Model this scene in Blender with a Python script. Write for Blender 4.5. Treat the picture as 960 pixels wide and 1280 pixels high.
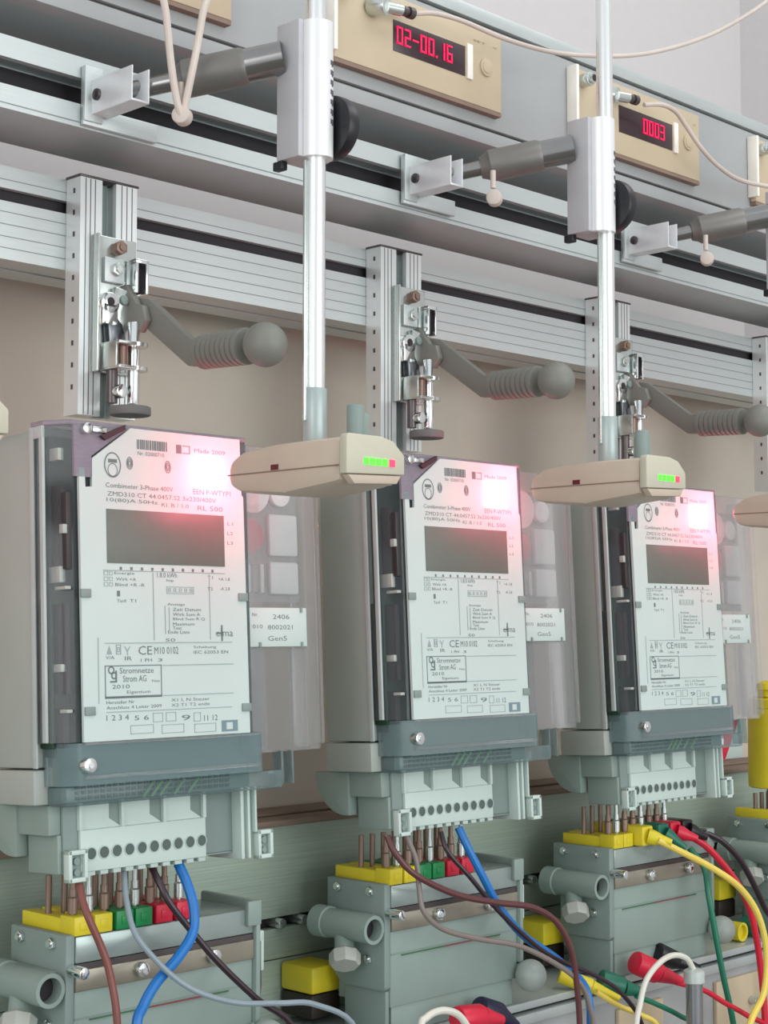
import bpy, bmesh, math, random
from mathutils import Vector, Matrix
random.seed(7)
for o in list(bpy.data.objects): bpy.data.objects.remove(o)
scn = bpy.context.scene
COL = scn.collection
D = 0.30                      # pitch between the test positions along the rack (metres)
X0, X1 = -0.55, 1.45          # ends of the rack

# ------------------------------------------------------------------ camera
TH, PH = math.radians(3.981813), math.radians(44.506368)
cam_data = bpy.data.cameras.new('camera')
cam = bpy.data.objects.new('camera', cam_data); COL.objects.link(cam)
cam_data.sensor_fit = 'VERTICAL'; cam_data.sensor_height = 24.0
cam_data.lens = 24.0 * 2040.0 / 1280.0
cam_data.clip_start = 0.01; cam_data.clip_end = 50
vh = Vector((math.cos(PH), math.sin(PH), 0)); UP = Vector((0, 0, 1))
fw = vh * math.cos(TH) + UP * math.sin(TH); rt = Vector((math.sin(PH), -math.cos(PH), 0)); upv = rt.cross(fw)
cam.matrix_world = Matrix(((rt.x, upv.x, -fw.x, -0.65465683), (rt.y, upv.y, -fw.y, -0.94208024),
                           (rt.z, upv.z, -fw.z, 1.28721851), (0, 0, 0, 1)))
scn.camera = cam

# ------------------------------------------------------------------ world and lights
world = bpy.data.worlds.new('room_light'); scn.world = world; world.use_nodes = True
wn = world.node_tree; bg = wn.nodes['Background']
bg.inputs['Color'].default_value = (0.93, 0.97, 1.0, 1); bg.inputs['Strength'].default_value = 0.85

def area(name, loc, target, sx, sy, power, col):
    l = bpy.data.lights.new(name, 'AREA'); l.shape = 'RECTANGLE'; l.size = sx; l.size_y = sy
    l.energy = power; l.color = col
    o = bpy.data.objects.new(name, l); COL.objects.link(o); o.location = loc
    o.rotation_euler = (Vector(target) - Vector(loc)).to_track_quat('-Z', 'Y').to_euler()
    return o
area('window_and_fill_light', (0.9, -3.1, 1.65), (0.4, 0.0, 1.35), 3.4, 1.5, 52, (0.98, 1.0, 1.0))  # broad window row on the viewer's side
area('window_and_fill_light', (-3.0, -1.2, 1.8), (0.2, 0.0, 1.3), 1.6, 1.5, 22, (1.0, 0.99, 0.97))  # added fill that brightens the left-facing sides, no window known there
area('ceiling_light', (0.8, -0.9, 2.85), (0.4, -0.1, 1.2), 2.2, 0.5, 10, (1.0, 0.985, 0.98))
scn.view_settings.view_transform = 'Standard'; scn.view_settings.look = 'None'
scn.view_settings.gamma = 1.0; scn.view_settings.use_curve_mapping = False
scn.view_settings.exposure = 0.0

# ------------------------------------------------------------------ materials
def lin(c): return tuple(((v/255)/12.92 if v/255 <= 0.04045 else (((v/255)+0.055)/1.055)**2.4) for v in c)
MATS = {}
def mat(name, rgb, rough=0.5, metal=0.0, var=0.06, scale=40.0, bump=0.0, stretch=None, emis=None, estr=0.0, spec=0.5, coat=0.0):
    if name in MATS: return MATS[name]
    m = bpy.data.materials.new(name); m.use_nodes = True; nt = m.node_tree; b = nt.nodes['Principled BSDF']
    c = lin(rgb)
    tc = nt.nodes.new('ShaderNodeTexCoord'); mp = nt.nodes.new('ShaderNodeMapping')
    nt.links.new(tc.outputs['Object'], mp.inputs['Vector'])
    if stretch: mp.inputs['Scale'].default_value = stretch
    nz = nt.nodes.new('ShaderNodeTexNoise'); nz.inputs['Scale'].default_value = scale; nz.inputs['Detail'].default_value = 4
    nt.links.new(mp.outputs['Vector'], nz.inputs['Vector'])
    rp = nt.nodes.new('ShaderNodeValToRGB')
    rp.color_ramp.elements[0].position = 0.3; rp.color_ramp.elements[1].position = 0.7
    rp.color_ramp.elements[0].color = tuple(v*(1-var) for v in c)+(1,)
    rp.color_ramp.elements[1].color = tuple(min(1, v*(1+var)) for v in c)+(1,)
    nt.links.new(nz.outputs['Fac'], rp.inputs['Fac']); nt.links.new(rp.outputs['Color'], b.inputs['Base Color'])
    b.inputs['Roughness'].default_value = rough; b.inputs['Metallic'].default_value = metal
    b.inputs['Specular IOR Level'].default_value = spec; b.inputs['Coat Weight'].default_value = coat
    if bump:
        bp = nt.nodes.new('ShaderNodeBump'); bp.inputs['Strength'].default_value = bump; bp.inputs['Distance'].default_value = 0.0005
        nt.links.new(nz.outputs['Fac'], bp.inputs['Height']); nt.links.new(bp.outputs['Normal'], b.inputs['Normal'])
    if emis:
        b.inputs['Emission Color'].default_value = lin(emis)+(1,); b.inputs['Emission Strength'].default_value = estr
    MATS[name] = m; return m
def clear(name, tint, milk=0.2, milkrgb=(190, 200, 200), gloss=0.12, rough=0.12):
    """clear or smoky plastic: straight-through transparency, a little milky scatter and a sheen"""
    if name in MATS: return MATS[name]
    m = bpy.data.materials.new(name); m.use_nodes = True; nt = m.node_tree
    for n in list(nt.nodes): nt.nodes.remove(n)
    out = nt.nodes.new('ShaderNodeOutputMaterial'); tr = nt.nodes.new('ShaderNodeBsdfTransparent')
    tr.inputs['Color'].default_value = lin(tint)+(1,)
    df = nt.nodes.new('ShaderNodeBsdfDiffuse'); df.inputs['Color'].default_value = lin(milkrgb)+(1,)
    nz = nt.nodes.new('ShaderNodeTexNoise'); nz.inputs['Scale'].default_value = 25
    mr = nt.nodes.new('ShaderNodeMapRange'); mr.inputs['To Min'].default_value = milk*0.8; mr.inputs['To Max'].default_value = milk*1.2
    nt.links.new(nz.outputs['Fac'], mr.inputs['Value'])
    m1 = nt.nodes.new('ShaderNodeMixShader'); nt.links.new(mr.outputs['Result'], m1.inputs['Fac'])
    nt.links.new(tr.outputs[0], m1.inputs[1]); nt.links.new(df.outputs[0], m1.inputs[2])
    gl = nt.nodes.new('ShaderNodeBsdfGlossy'); gl.inputs['Roughness'].default_value = rough
    fr = nt.nodes.new('ShaderNodeFresnel'); fr.inputs['IOR'].default_value = 1.4
    ma = nt.nodes.new('ShaderNodeMath'); ma.operation = 'MULTIPLY'; ma.inputs[1].default_value = gloss*2
    nt.links.new(fr.outputs[0], ma.inputs[0])
    m2 = nt.nodes.new('ShaderNodeMixShader'); nt.links.new(ma.outputs[0], m2.inputs['Fac'])
    nt.links.new(m1.outputs[0], m2.inputs[1]); nt.links.new(gl.outputs[0], m2.inputs[2])
    nt.links.new(m2.outputs[0], out.inputs['Surface'])
    MATS[name] = m; return m

ALU = mat('brushed_aluminium', (196, 204, 203), 0.42, 0.55, 0.05, 30, 0.15, (1, 30, 90))
ALUV = mat('brushed_aluminium_upright', (226, 232, 231), 0.33, 0.5, 0.05, 30, 0.15, (90, 90, 1))
GALV = mat('dull_metal_fascia', (158, 174, 160), 0.45, 0.2, 0.12, 12, 0.2, (1, 20, 60))
CHROME = mat('polished_chrome', (232, 236, 236), 0.12, 1.0, 0.02)
STEEL = mat('plated_steel', (205, 212, 208), 0.25, 0.85, 0.06)
TUBE = mat('dull_steel_tube', (150, 149, 148), 0.22, 0.95, 0.05)
DSTEEL = mat('dark_steel', (98, 92, 92), 0.35, 0.8, 0.08)
BRASS = mat('tarnished_brass', (140, 118, 106), 0.4, 0.6, 0.1)
BLACK = mat('black_plastic', (24, 24, 30), 0.4)
DARK = mat('dark_slot', (38, 34, 38), 0.7)
BOARD = mat('painted_board', (200, 190, 176), 0.75, 0, 0.04, 14, 0.1)
WALL = mat('white_wall_paint', (205, 201, 201), 0.85, 0, 0.015, 60, 0.1)
FLOOR = mat('floor_linoleum', (120, 118, 112), 0.6)
WOOD = mat('wooden_lath', (128, 112, 98), 0.7, 0, 0.15, 20, 0.1, (1, 20, 20))
CABI = mat('pale_grey_enamel', (162, 165, 165), 0.5, 0, 0.02)
BEIGE = mat('beige_plastic_front', (196, 180, 152), 0.5, 0, 0.03)
BEIGED = mat('beige_edge_shade_and_seam', (134, 112, 98), 0.6)
WINDOW = mat('dark_display_window', (52, 30, 38), 0.25)
DIGIT = mat('red_led_digit', (240, 20, 80), 0.5, emis=(255, 16, 84), estr=1.0)
GREY = mat('grey_plastic', (138, 155, 148), 0.5, 0, 0.03)
GREYB = mat('meter_grey_base', (163, 171, 164), 0.5, 0, 0.03, 20)
GREYT = mat('terminal_block_plastic', (196, 212, 205), 0.5, 0, 0.02)
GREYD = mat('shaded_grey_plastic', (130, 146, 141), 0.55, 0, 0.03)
HANDLE = mat('matt_grey_handle', (122, 123, 116), 0.5, 0, 0.03)
LABEL = mat('printed_white_label', (196, 212, 207), 0.55, 0, 0.01)
INK = mat('grey_print', (110, 122, 122), 0.8)
INKL = mat('light_grey_print', (152, 166, 164), 0.8)
LCD = mat('liquid_crystal_glass', (104, 108, 100), 0.45, 0, 0.05, 60)
PCB = mat('green_circuit_board', (44, 62, 52), 0.5, 0, 0.3, 90)
SCAN = mat('beige_reader_shell', (198, 182, 164), 0.5, 0, 0.03)
SCANL = mat('cream_reader_cap', (196, 192, 172), 0.45, 0, 0.02)
REDL = mat('red_led', (255, 60, 90), 0.4, emis=(255, 50, 90), estr=1.2)
GRNL = mat('green_led', (90, 240, 60), 0.4, emis=(80, 245, 50), estr=1.0)
GLOW = mat('led_glow', (255, 225, 228), 0.4, emis=(255, 214, 220), estr=2.6)
BEAM = mat('red_reading_led', (255, 80, 100), 0.4, emis=(255, 70, 100), estr=8)
YEL = mat('yellow_plastic', (222, 204, 44), 0.4)
GRN = mat('green_plastic', (20, 134, 72), 0.4)
DGRN = mat('dark_green_plastic', (22, 104, 82), 0.4)
RED = mat('red_plastic', (206, 28, 58), 0.4)
NAVY = mat('navy_plastic', (34, 34, 60), 0.4)
RUB = mat('grey_rubber', (112, 112, 110), 0.7)
BROWN = mat('brown_cable', (120, 66, 58), 0.4)
BROWN2 = mat('dark_brown_cable', (92, 50, 50), 0.4)
GWIRE = mat('grey_cable', (132, 148, 156), 0.4)
GWIRE2 = mat('grey_brown_cable', (128, 118, 112), 0.4)
BLUE = mat('blue_cable', (24, 112, 186), 0.4)
BLKW = mat('black_cable', (44, 28, 38), 0.35)
YELW = mat('yellow_cable', (232, 208, 96), 0.4)
GRNW = mat('green_cable', (20, 112, 84), 0.4)
REDW = mat('red_cable', (204, 28, 54), 0.4)
WHTW = mat('white_cable', (216, 216, 204), 0.4)
CRMW = mat('cream_cable', (206, 194, 184), 0.45)
CLEAR = clear('clear_cover_plastic', (248, 250, 250), 0.04, (176, 190, 196), 0.3)
CLEARD = clear('milky_cover_plastic', (252, 252, 252), 0.09, (226, 232, 232), 0.3)
CLEARB = clear('smoky_terminal_cover', (232, 240, 240), 0.26, (158, 182, 184), 0.35)
CLEART = clear('smoky_top_cover', (236, 234, 240), 0.45, (180, 172, 184), 0.35)

# ------------------------------------------------------------------ mesh helpers
class MB:
    def __init__(s): s.bm = bmesh.new()
    def _add(s, t, M=None):
        if M is not None: bmesh.ops.transform(t, matrix=M, verts=t.verts)
        me = bpy.data.meshes.new('t'); t.to_mesh(me); t.free(); s.bm.from_mesh(me); bpy.data.meshes.remove(me); return s
    def box(s, x0, x1, y0, y1, z0, z1, bev=0.0, seg=2, M=None):
        t = bmesh.new(); bmesh.ops.create_cube(t, size=1)
        for v in t.verts:
            v.co = Vector(((x0+x1)/2+v.co.x*(x1-x0), (y0+y1)/2+v.co.y*(y1-y0), (z0+z1)/2+v.co.z*(z1-z0)))
        if bev: bmesh.ops.bevel(t, geom=list(t.edges), offset=bev, segments=seg, affect='EDGES', profile=0.5)
        return s._add(t, M)
    def cyl(s, p0, p1, r, r2=None, n=24, bev=0.0, M=None):
        p0 = Vector(p0); p1 = Vector(p1); d = p1-p0; t = bmesh.new()
        bmesh.ops.create_cone(t, cap_ends=True, segments=n, radius1=r, radius2=r if r2 is None else r2, depth=d.length)
        if bev:
            es = [e for e in t.edges if len(e.link_faces) == 2 and any(len(f.verts) > 4 for f in e.link_faces)]
            bmesh.ops.bevel(t, geom=es, offset=bev, segments=2, affect='EDGES', profile=0.5)
        q = d.to_track_quat('Z', 'Y').to_matrix().to_4x4()
        bmesh.ops.transform(t, matrix=Matrix.Translation((p0+p1)/2) @ q, verts=t.verts)
        return s._add(t, M)
    def sph(s, c, r, sc=(1, 1, 1), n=24):
        t = bmesh.new(); bmesh.ops.create_uvsphere(t, u_segments=n, v_segments=n//2, radius=r)
        for v in t.verts: v.co = Vector((c[0]+v.co.x*sc[0], c[1]+v.co.y*sc[1], c[2]+v.co.z*sc[2]))
        return s._add(t)
    def prism(s, poly, axis, a0, a1, bev=0.0):
        """poly: points in the plane normal to axis ('X': (y,z), 'Y': (x,z), 'Z': (x,y))"""
        t = bmesh.new()
        def P(p, a): return {'X': (a, p[0], p[1]), 'Y': (p[0], a, p[1]), 'Z': (p[0], p[1], a)}[axis]
        v0 = [t.verts.new(P(p, a0)) for p in poly]; v1 = [t.verts.new(P(p, a1)) for p in poly]
        t.faces.new(v0); t.faces.new(v1[::-1]); n = len(poly)
        for i in range(n): t.faces.new((v0[i], v1[i], v1[(i+1) % n], v0[(i+1) % n]))
        bmesh.ops.recalc_face_normals(t, faces=t.faces)
        if bev: bmesh.ops.bevel(t, geom=list(t.edges), offset=bev, segments=2, affect='EDGES', profile=0.5)
        return s._add(t)
    def lathe(s, prof, c, axis, n=28, cap=True):
        """prof: (distance along axis, radius); c: origin; axis: direction"""
        t = bmesh.new(); rings = []
        for (h, r) in prof:
            rings.append([t.verts.new((r*math.cos(2*math.pi*k/n), r*math.sin(2*math.pi*k/n), h)) for k in range(n)])
        for a, b in zip(rings, rings[1:]):
            for k in range(n): t.faces.new((a[k], a[(k+1) % n], b[(k+1) % n], b[k]))
        if cap: t.faces.new(rings[0][::-1]); t.faces.new(rings[-1])
        q = Vector(axis).to_track_quat('Z', 'Y').to_matrix().to_4x4()
        bmesh.ops.transform(t, matrix=Matrix.Translation(Vector(c)) @ q, verts=t.verts)
        bmesh.ops.recalc_face_normals(t, faces=t.faces)
        return s._add(t)
    def tube(s, pts, r, n=10, sub=6):
        P = [Vector(p) for p in pts]; Q = [P[0]*2-P[1]]+P+[P[-1]*2-P[-2]]; path = []
        for i in range(1, len(Q)-2):
            for k in range(sub):
                u = k/sub; a, b, c, d = Q[i-1], Q[i], Q[i+1], Q[i+2]
                path.append(0.5*((2*b)+(c-a)*u+(2*a-5*b+4*c-d)*u*u+(3*b-3*c+d-a)*u**3))
        path.append(P[-1]); t = bmesh.new(); rings = []; nrm = None
        for i, p in enumerate(path):
            tg = (path[min(i+1, len(path)-1)]-path[max(i-1, 0)]).normalized()
            if nrm is None: nrm = tg.orthogonal().normalized()
            nrm = (nrm-tg*nrm.dot(tg)).normalized(); bn = tg.cross(nrm)
            rings.append([t.verts.new(p+r*(math.cos(2*math.pi*k/n)*nrm+math.sin(2*math.pi*k/n)*bn)) for k in range(n)])
        for a, b in zip(rings, rings[1:]):
            for k in range(n): t.faces.new((a[k], a[(k+1) % n], b[(k+1) % n], b[k]))
        t.faces.new(rings[0][::-1]); t.faces.new(rings[-1]); bmesh.ops.recalc_face_normals(t, faces=t.faces)
        return s._add(t)
    def mesh(s, me, M):
        t = bmesh.new(); t.from_mesh(me); return s._add(t, M)
    def build(s, name, m, parent=None, local=False):
        for f in s.bm.faces: f.smooth = True
        for e in s.bm.edges:
            if len(e.link_faces) == 2 and e.calc_face_angle(0) > 0.6: e.smooth = False
        me = bpy.data.meshes.new(name); s.bm.to_mesh(me); s.bm.free()
        o = bpy.data.objects.new(name, me); me.materials.append(m); COL.objects.link(o)
        if parent is not None:
            if not local:      # the mesh was written in rack coordinates: bring it into the frame of its thing
                p = parent; off = Vector((0, 0, 0))
                while p: off += p.location; p = p.parent
                me.transform(Matrix.Translation(-off))
            o.parent = parent
        return o
def tag(o, label, cat, group=None):
    o['label'] = label; o['category'] = cat
    if group: o['group'] = group
    return o
def struct(o): o['kind'] = 'structure'; return o
def thing(name, loc, label, cat, group=None):
    o = bpy.data.objects.new(name, None); COL.objects.link(o); o.empty_display_size = 0.02
    o.location = loc; return tag(o, label, cat, group)
def dup(root, off, label):
    r = root.copy(); COL.objects.link(r); r.location = root.location + Vector(off); r['label'] = label
    for ch in list(root.children):
        c = ch.copy(); COL.objects.link(c); c.parent = r
        for g in list(ch.children):
            d = g.copy(); COL.objects.link(d); d.parent = c
    return r
def text_mesh(txt):
    cu = bpy.data.curves.new('t', 'FONT'); cu.body = txt; cu.resolution_u = 2; cu.size = 1.0
    o = bpy.data.objects.new('t', cu); COL.objects.link(o)
    dg = bpy.context.evaluated_depsgraph_get(); me = bpy.data.meshes.new_from_object(o.evaluated_get(dg))
    bpy.data.objects.remove(o); bpy.data.curves.remove(cu); return me
def put_text(mb, txt, x0, x1, zc, h, y):
    """flat print facing -Y, fitted in x0..x1 and of height h"""
    me = text_mesh(txt); xs = [v.co.x for v in me.vertices]; ys = [v.co.y for v in me.vertices]
    if not xs: return
    sx = (x1-x0)/(max(xs)-min(xs)); sy = h/(max(ys)-min(ys))
    M = Matrix(((sx, 0, 0, x0-min(xs)*sx), (0, 0, -1, y), (0, sy, 0, zc-h/2-min(ys)*sy), (0, 0, 0, 1)))
    mb.mesh(me, M); bpy.data.meshes.remove(me)

# ================================================================== SETTING
struct(MB().box(-3, 1.70, 0.50, 0.55, 0, 2.9).build('wall_back', WALL))
struct(MB().box(1.66, 1.72, -3.4, 0.50, 0, 2.9).build('wall_right', WALL))
struct(MB().box(-3, 1.70, -3.4, 0.55, -0.05, 0).build('floor', FLOOR))

# ================================================================== RACK
b = MB().box(X0, X1, 0.130, 0.142, 1.110, 1.60).build('backing_board', BOARD)
tag(b, 'beige painted board behind the meters, under the lower aluminium rail', 'board')
b = MB().box(X0, X1, 0.070, 0.1298, 1.1222, 1.1275, 0.001).box(X0, X1, 0.095, 0.1298, 1.1276, 1.1300, 0.0008).build('edge_lath', WOOD)
tag(b, 'thin brown lath along the lower edge of the beige board', 'trim')

rk = thing('bench_fascia', (0, 0.075, 0), 'dull metal fascia with a bolt slot behind the grey contact carriers', 'panel')
MB().box(X0, X1, 0.075, 0.085, 1.048, 1.1220, 0.0008).box(X0, X1, 0.095, 0.10, 1.0, 1.1).build('upper_plate', GALV, rk)
MB().box(X0, X1, 0.075, 0.085, 1.0145, 1.039, 0.0008).build('middle_plate', GALV, rk)
MB().box(X0, X1, 0.076, 0.086, 0.93, 1.0135, 0.0008).build('lower_plate', GALV, rk)
MB().box(X0, X1, 0.0862, 0.094, 1.038, 1.049).build('slot_back', DARK, rk)
for k in range(-1, 5):
    for dx in (-0.045, -0.02):
        MB().cyl((k*D+dx, 0.0862, 1.0435), (k*D+dx, 0.068, 1.0435), 0.0042, n=16, bev=0.0008).build('bolt', STEEL, rk)

# rails: profiles extruded along the rack
def rail(name, prof, label, grooves, slotbox):
    t = thing(name, (0, prof[0][0], prof[0][1]), label, 'rail')
    MB().prism(prof, 'X', X0, X1).build('profile', ALU, t)
    m = MB()
    for (y, z, h) in grooves: m.box(X0, X1, y-0.0002, y+0.0006, z-h/2, z+h/2)
    m.build('groove', mat('rail_groove', (140, 146, 146), 0.5, 0.4), t)
    if slotbox: MB().box(*slotbox).build('slot_shade', DARK, t)  # dark filling paints the shade inside the rail slot
    return t
rail('upper_rail', [(-0.04, 1.622), (-0.04, 1.638), (-0.036, 1.6385), (-0.036, 1.636), (-0.018, 1.636), (-0.018, 1.658), (-0.036, 1.658), (-0.036, 1.6555),
                    (-0.04, 1.656), (-0.04, 1.6705), (0.027, 1.6705), (0.027, 1.622)],
     'upper aluminium rail carrying the swing arms, below the grey instrument cabinet', [(-0.0402, 1.6255, 0.0006)],
     (X0, X1, -0.0185, -0.0175, 1.637, 1.657))
rail('lower_rail', [(0.0175, 1.538), (0.0175, 1.5785), (0.021, 1.579), (0.021, 1.577), (0.036, 1.577), (0.036, 1.589), (0.021, 1.589), (0.021, 1.587),
                    (0.0175, 1.5875), (0.0175, 1.603), (0.0715, 1.603), (0.0715, 1.538), (0.047, 1.538), (0.047, 1.542), (0.042, 1.542), (0.042, 1.538)],
     'lower aluminium rail behind the tops of the short uprights', [(0.0173, z, 0.0005) for z in (1.5935, 1.571, 1.5625, 1.554, 1.546)],
     (X0, X1, 0.0225, 0.0350, 1.5775, 1.5885))

# bench profile below the contact carriers
bp_ = thing('bench_rail', (0, -0.03, 0.948), 'aluminium bench profile under the grey contact carriers', 'rail')
MB().box(X0, X1, -0.03, 0.0745, 0.9585, 0.9650, 0.0008).build('top_lip', ALU, bp_)
MB().box(X0, X1, -0.024, 0.0745, 0.955, 0.9586).build('groove', DARK, bp_)
MB().box(X0, X1, -0.032, 0.0745, 0.9465, 0.9552, 0.0008).build('lower_lip', ALU, bp_)
lc = thing('lower_cabinet', (0, -0.03, 0.80), 'grey lower instrument cabinet under the bench profile', 'cabinet')
MB().box(X0, X1, -0.029, 0.074, 0.80, 0.9464, 0.001).build('cabinet_body', CABI, lc)
for (x0, x1) in ((0.575, 0.645), (0.735, 0.90)):
    q = MB().box(x0, x1, -0.0335, -0.0291, 0.868, 0.938, 0.001).build('front_plate', BEIGE, lc)
    MB().cyl((x0+0.06, -0.0335, 0.912), (x0+0.06, -0.042, 0.912), 0.004, n=16, bev=0.0006).build('screw', STEEL, q)

# ================================================================== UPPER CABINET WITH DISPLAY MODULES
uc = thing('instrument_cabinet', (0, -0.05, 1.695), 'long pale grey instrument cabinet above the upper rail', 'cabinet')
MB().box(X0, X1, -0.05, 0.20, 1.7095, 1.7965, 0.0006).build('cabinet_body', CABI, uc)
MB().box(X0, X1, -0.047, 0.19, 1.7065, 1.7098).build('lower_groove', DSTEEL, uc)
MB().box(X0, X1, -0.05, 0.20, 1.695, 1.7068, 0.0006).build('lower_lip', CABI, uc)
MB().box(X0, X1, -0.046, 0.19, 1.7962, 1.7992).build('upper_groove', DSTEEL, uc)
MB().box(X0, X1, -0.052, 0.20, 1.7990, 1.8105, 0.0006).build('top_cap', ALU, uc)

SEG = {'0': 'abcdef', '1': 'bc', '2': 'abged', '3': 'abgcd', '6': 'acdefg', '-': 'g'}
def digits(mb, txt, x, z, w, h, gap, y):
    t = w*0.23
    R = {'a': (0, w, h-t, h), 'g': (0, w, h/2-t/2, h/2+t/2), 'd': (0, w, 0, t), 'f': (0, t, h/2, h), 'e': (0, t, 0, h/2), 'b': (w-t, w, h/2, h), 'c': (w-t, w, 0, h/2)}
    for ch in txt:
        for sgm in SEG.get(ch, ''):
            a = R[sgm]; e = t*0.12
            mb.box(x+a[0]+e, x+a[1]-e, y-0.0006, y, z+a[2]+e, z+a[3]-e)
        if ch == '.': mb.box(x, x+t, y-0.0006, y, z, z+t); x += t+gap
        else: x += w+gap
    return mb
def display_module(k, label, txt, dx):
    x = k*D-0.006; t = thing('display_module', (x, -0.0502, 1.719), label, 'display', 'display modules on the instrument cabinet')
    MB().box(x-0.103, x+0.0945, -0.0575, -0.0503, 1.7225, 1.7885, 0.0012).build('front_plate', BEIGE, t)
    MB().box(x-0.103, x+0.0945, -0.0570, -0.0503, 1.7192, 1.7224).build('shaded_lower_edge', BEIGED, t)  # darker brown puts the shading of the plate's lower edge into the colour
    MB().box(x-0.107, x-0.1032, -0.0620, -0.0503, 1.7265, 1.7900, 0.0006).build('side_strip', mat('white_plastic_strip', (250, 246, 236), 0.3), t)
    w = MB().box(x-0.0385, x+0.0475, -0.0580, -0.0565, 1.7435, 1.7690, 0.0003).build('display_window', WINDOW, t)
    if txt: digits(MB(), txt, x+dx, 1.7500, 0.0070, 0.0145, 0.0022, -0.0581).build('digits', DIGIT, w)
    MB().box(x+0.0490, x+0.0560, -0.0595, -0.0572, 1.7420, 1.7720, 0.0008).build('window_ridge', mat('white_plastic_strip', (0, 0, 0)), t)
    MB().cyl((x+0.0740, -0.0565, 1.7575), (x+0.0740, -0.0592, 1.7575), 0.0078, n=28, bev=0.0006).cyl((x+0.074, -0.059, 1.7575), (x+0.074, -0.0598, 1.7575), 0.0056, n=24, bev=0.0003).build('button', BEIGE, t)
    j = MB().cyl((x-0.094, -0.057, 1.7775), (x-0.094, -0.0685, 1.7775), 0.0062, n=20, bev=0.0005).cyl((x-0.094, -0.0684, 1.7775), (x-0.094, -0.072, 1.7775), 0.0045, n=16).build('socket', STEEL, t)
    MB().cyl((x-0.094, -0.0715, 1.7775), (x-0.094, -0.0722, 1.7775), 0.0032, n=16).build('socket_hole', DARK, j)
    pm = MB()
    put_text(pm, 'O  -  O', x-0.085, x-0.055, 1.7855, 0.0016, -0.0578); put_text(pm, 'SET   o', x+0.058, x+0.088, 1.7775, 0.0016, -0.0578)
    pm.build('printed_text', mat('brown_print', (150, 132, 112), 0.7), t)
    return t
display_module(0, 'beige display module cut off by the top edge at upper left, behind two hanging cables', '', 0)
display_module(1, 'beige display module whose window shows red digits 02-0016', '02-00.16', -0.0350)
display_module(2, 'beige display module with short red reading beside the second rod', '0003', -0.001)
display_module(3, 'beige display module at the right edge of the picture', '', 0)

def signal_plug(x, label):
    # angled metal plug seated on the module's lower socket, its cable leaves to the right
    t = thing('cable_plug', (x-0.062, -0.058, 1.768), label, 'plug', 'signal plugs on the display modules')
    MB().cyl((x-0.066, -0.058, 1.7715), (x-0.062, -0.0735, 1.769), 0.0072, n=20, bev=0.0006).build('union_nut', STEEL, t)
    MB().cyl((x-0.062, -0.0715, 1.769), (x-0.047, -0.0735, 1.770), 0.0048, n=18).build('plug_body', STEEL, t)
    MB().lathe([(0, 0.0040), (0.006, 0.0040), (0.0062, 0.0032), (0.0085, 0.0032), (0.0087, 0.0046), (0.014, 0.0046)], (x-0.0475, -0.0735, 1.770), (1, 0, 0.05)).build('collar', DSTEEL, t)
signal_plug(1*D-0.005, 'metal signal plug on the display module reading 02-0016')
signal_plug(2*D-0.005, 'metal signal plug on the display module right of the second rod')

# ================================================================== UPRIGHTS
def upright(k):
    x = k*D; t = thing('upright', (x, 0, 1.434), '', 'upright', 'short aluminium uprights')
    P = [(0, 0), (0.0185, 0), (0.0185, 0.004), (0.0165, 0.004), (0.0165, 0.0125), (0.0325, 0.0125), (0.0325, 0.004), (0.0305, 0.004), (0.0305, 0), (0.049, 0), (0.049, 0.0172), (0, 0.0172)]
    MB().prism([(x+a, c) for a, c in P], 'Z', 1.434, 1.6025).build('profile', ALUV, t)
    m = MB()
    for dx in (0.0045, 0.0085, 0.0125, 0.0355, 0.040, 0.0445): m.box(x+dx-0.0003, x+dx+0.0003, -0.0002, 0.0004, 1.4345, 1.602)
    m.build('groove', DSTEEL, t)
    MB().box(x+0.0205, x+0.0285, 0.0085, 0.0122, 1.4345, 1.602).build('slot_insert', GREYD, t)
    MB().box(x-0.001, x+0.050, -0.001, 0.0172, 1.6026, 1.6042, 0.0004).build('end_cap', DSTEEL, t)
    h = MB()
    for i in range(10): h.box(x-0.0004, x+0.0004, 0.0065, 0.0085, 1.452+i*0.0155, 1.4555+i*0.0155)
    h.build('side_hole', DSTEEL, t)
    return t
for k, lab in enumerate(('leftmost short aluminium upright, its lever clamp above the nearest meter', 'second short aluminium upright, between the first and second rods',
                         'third short aluminium upright, mostly hidden behind the second rod', 'aluminium upright at the right edge of the picture without a meter')):
    upright(k)['label'] = lab

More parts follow.
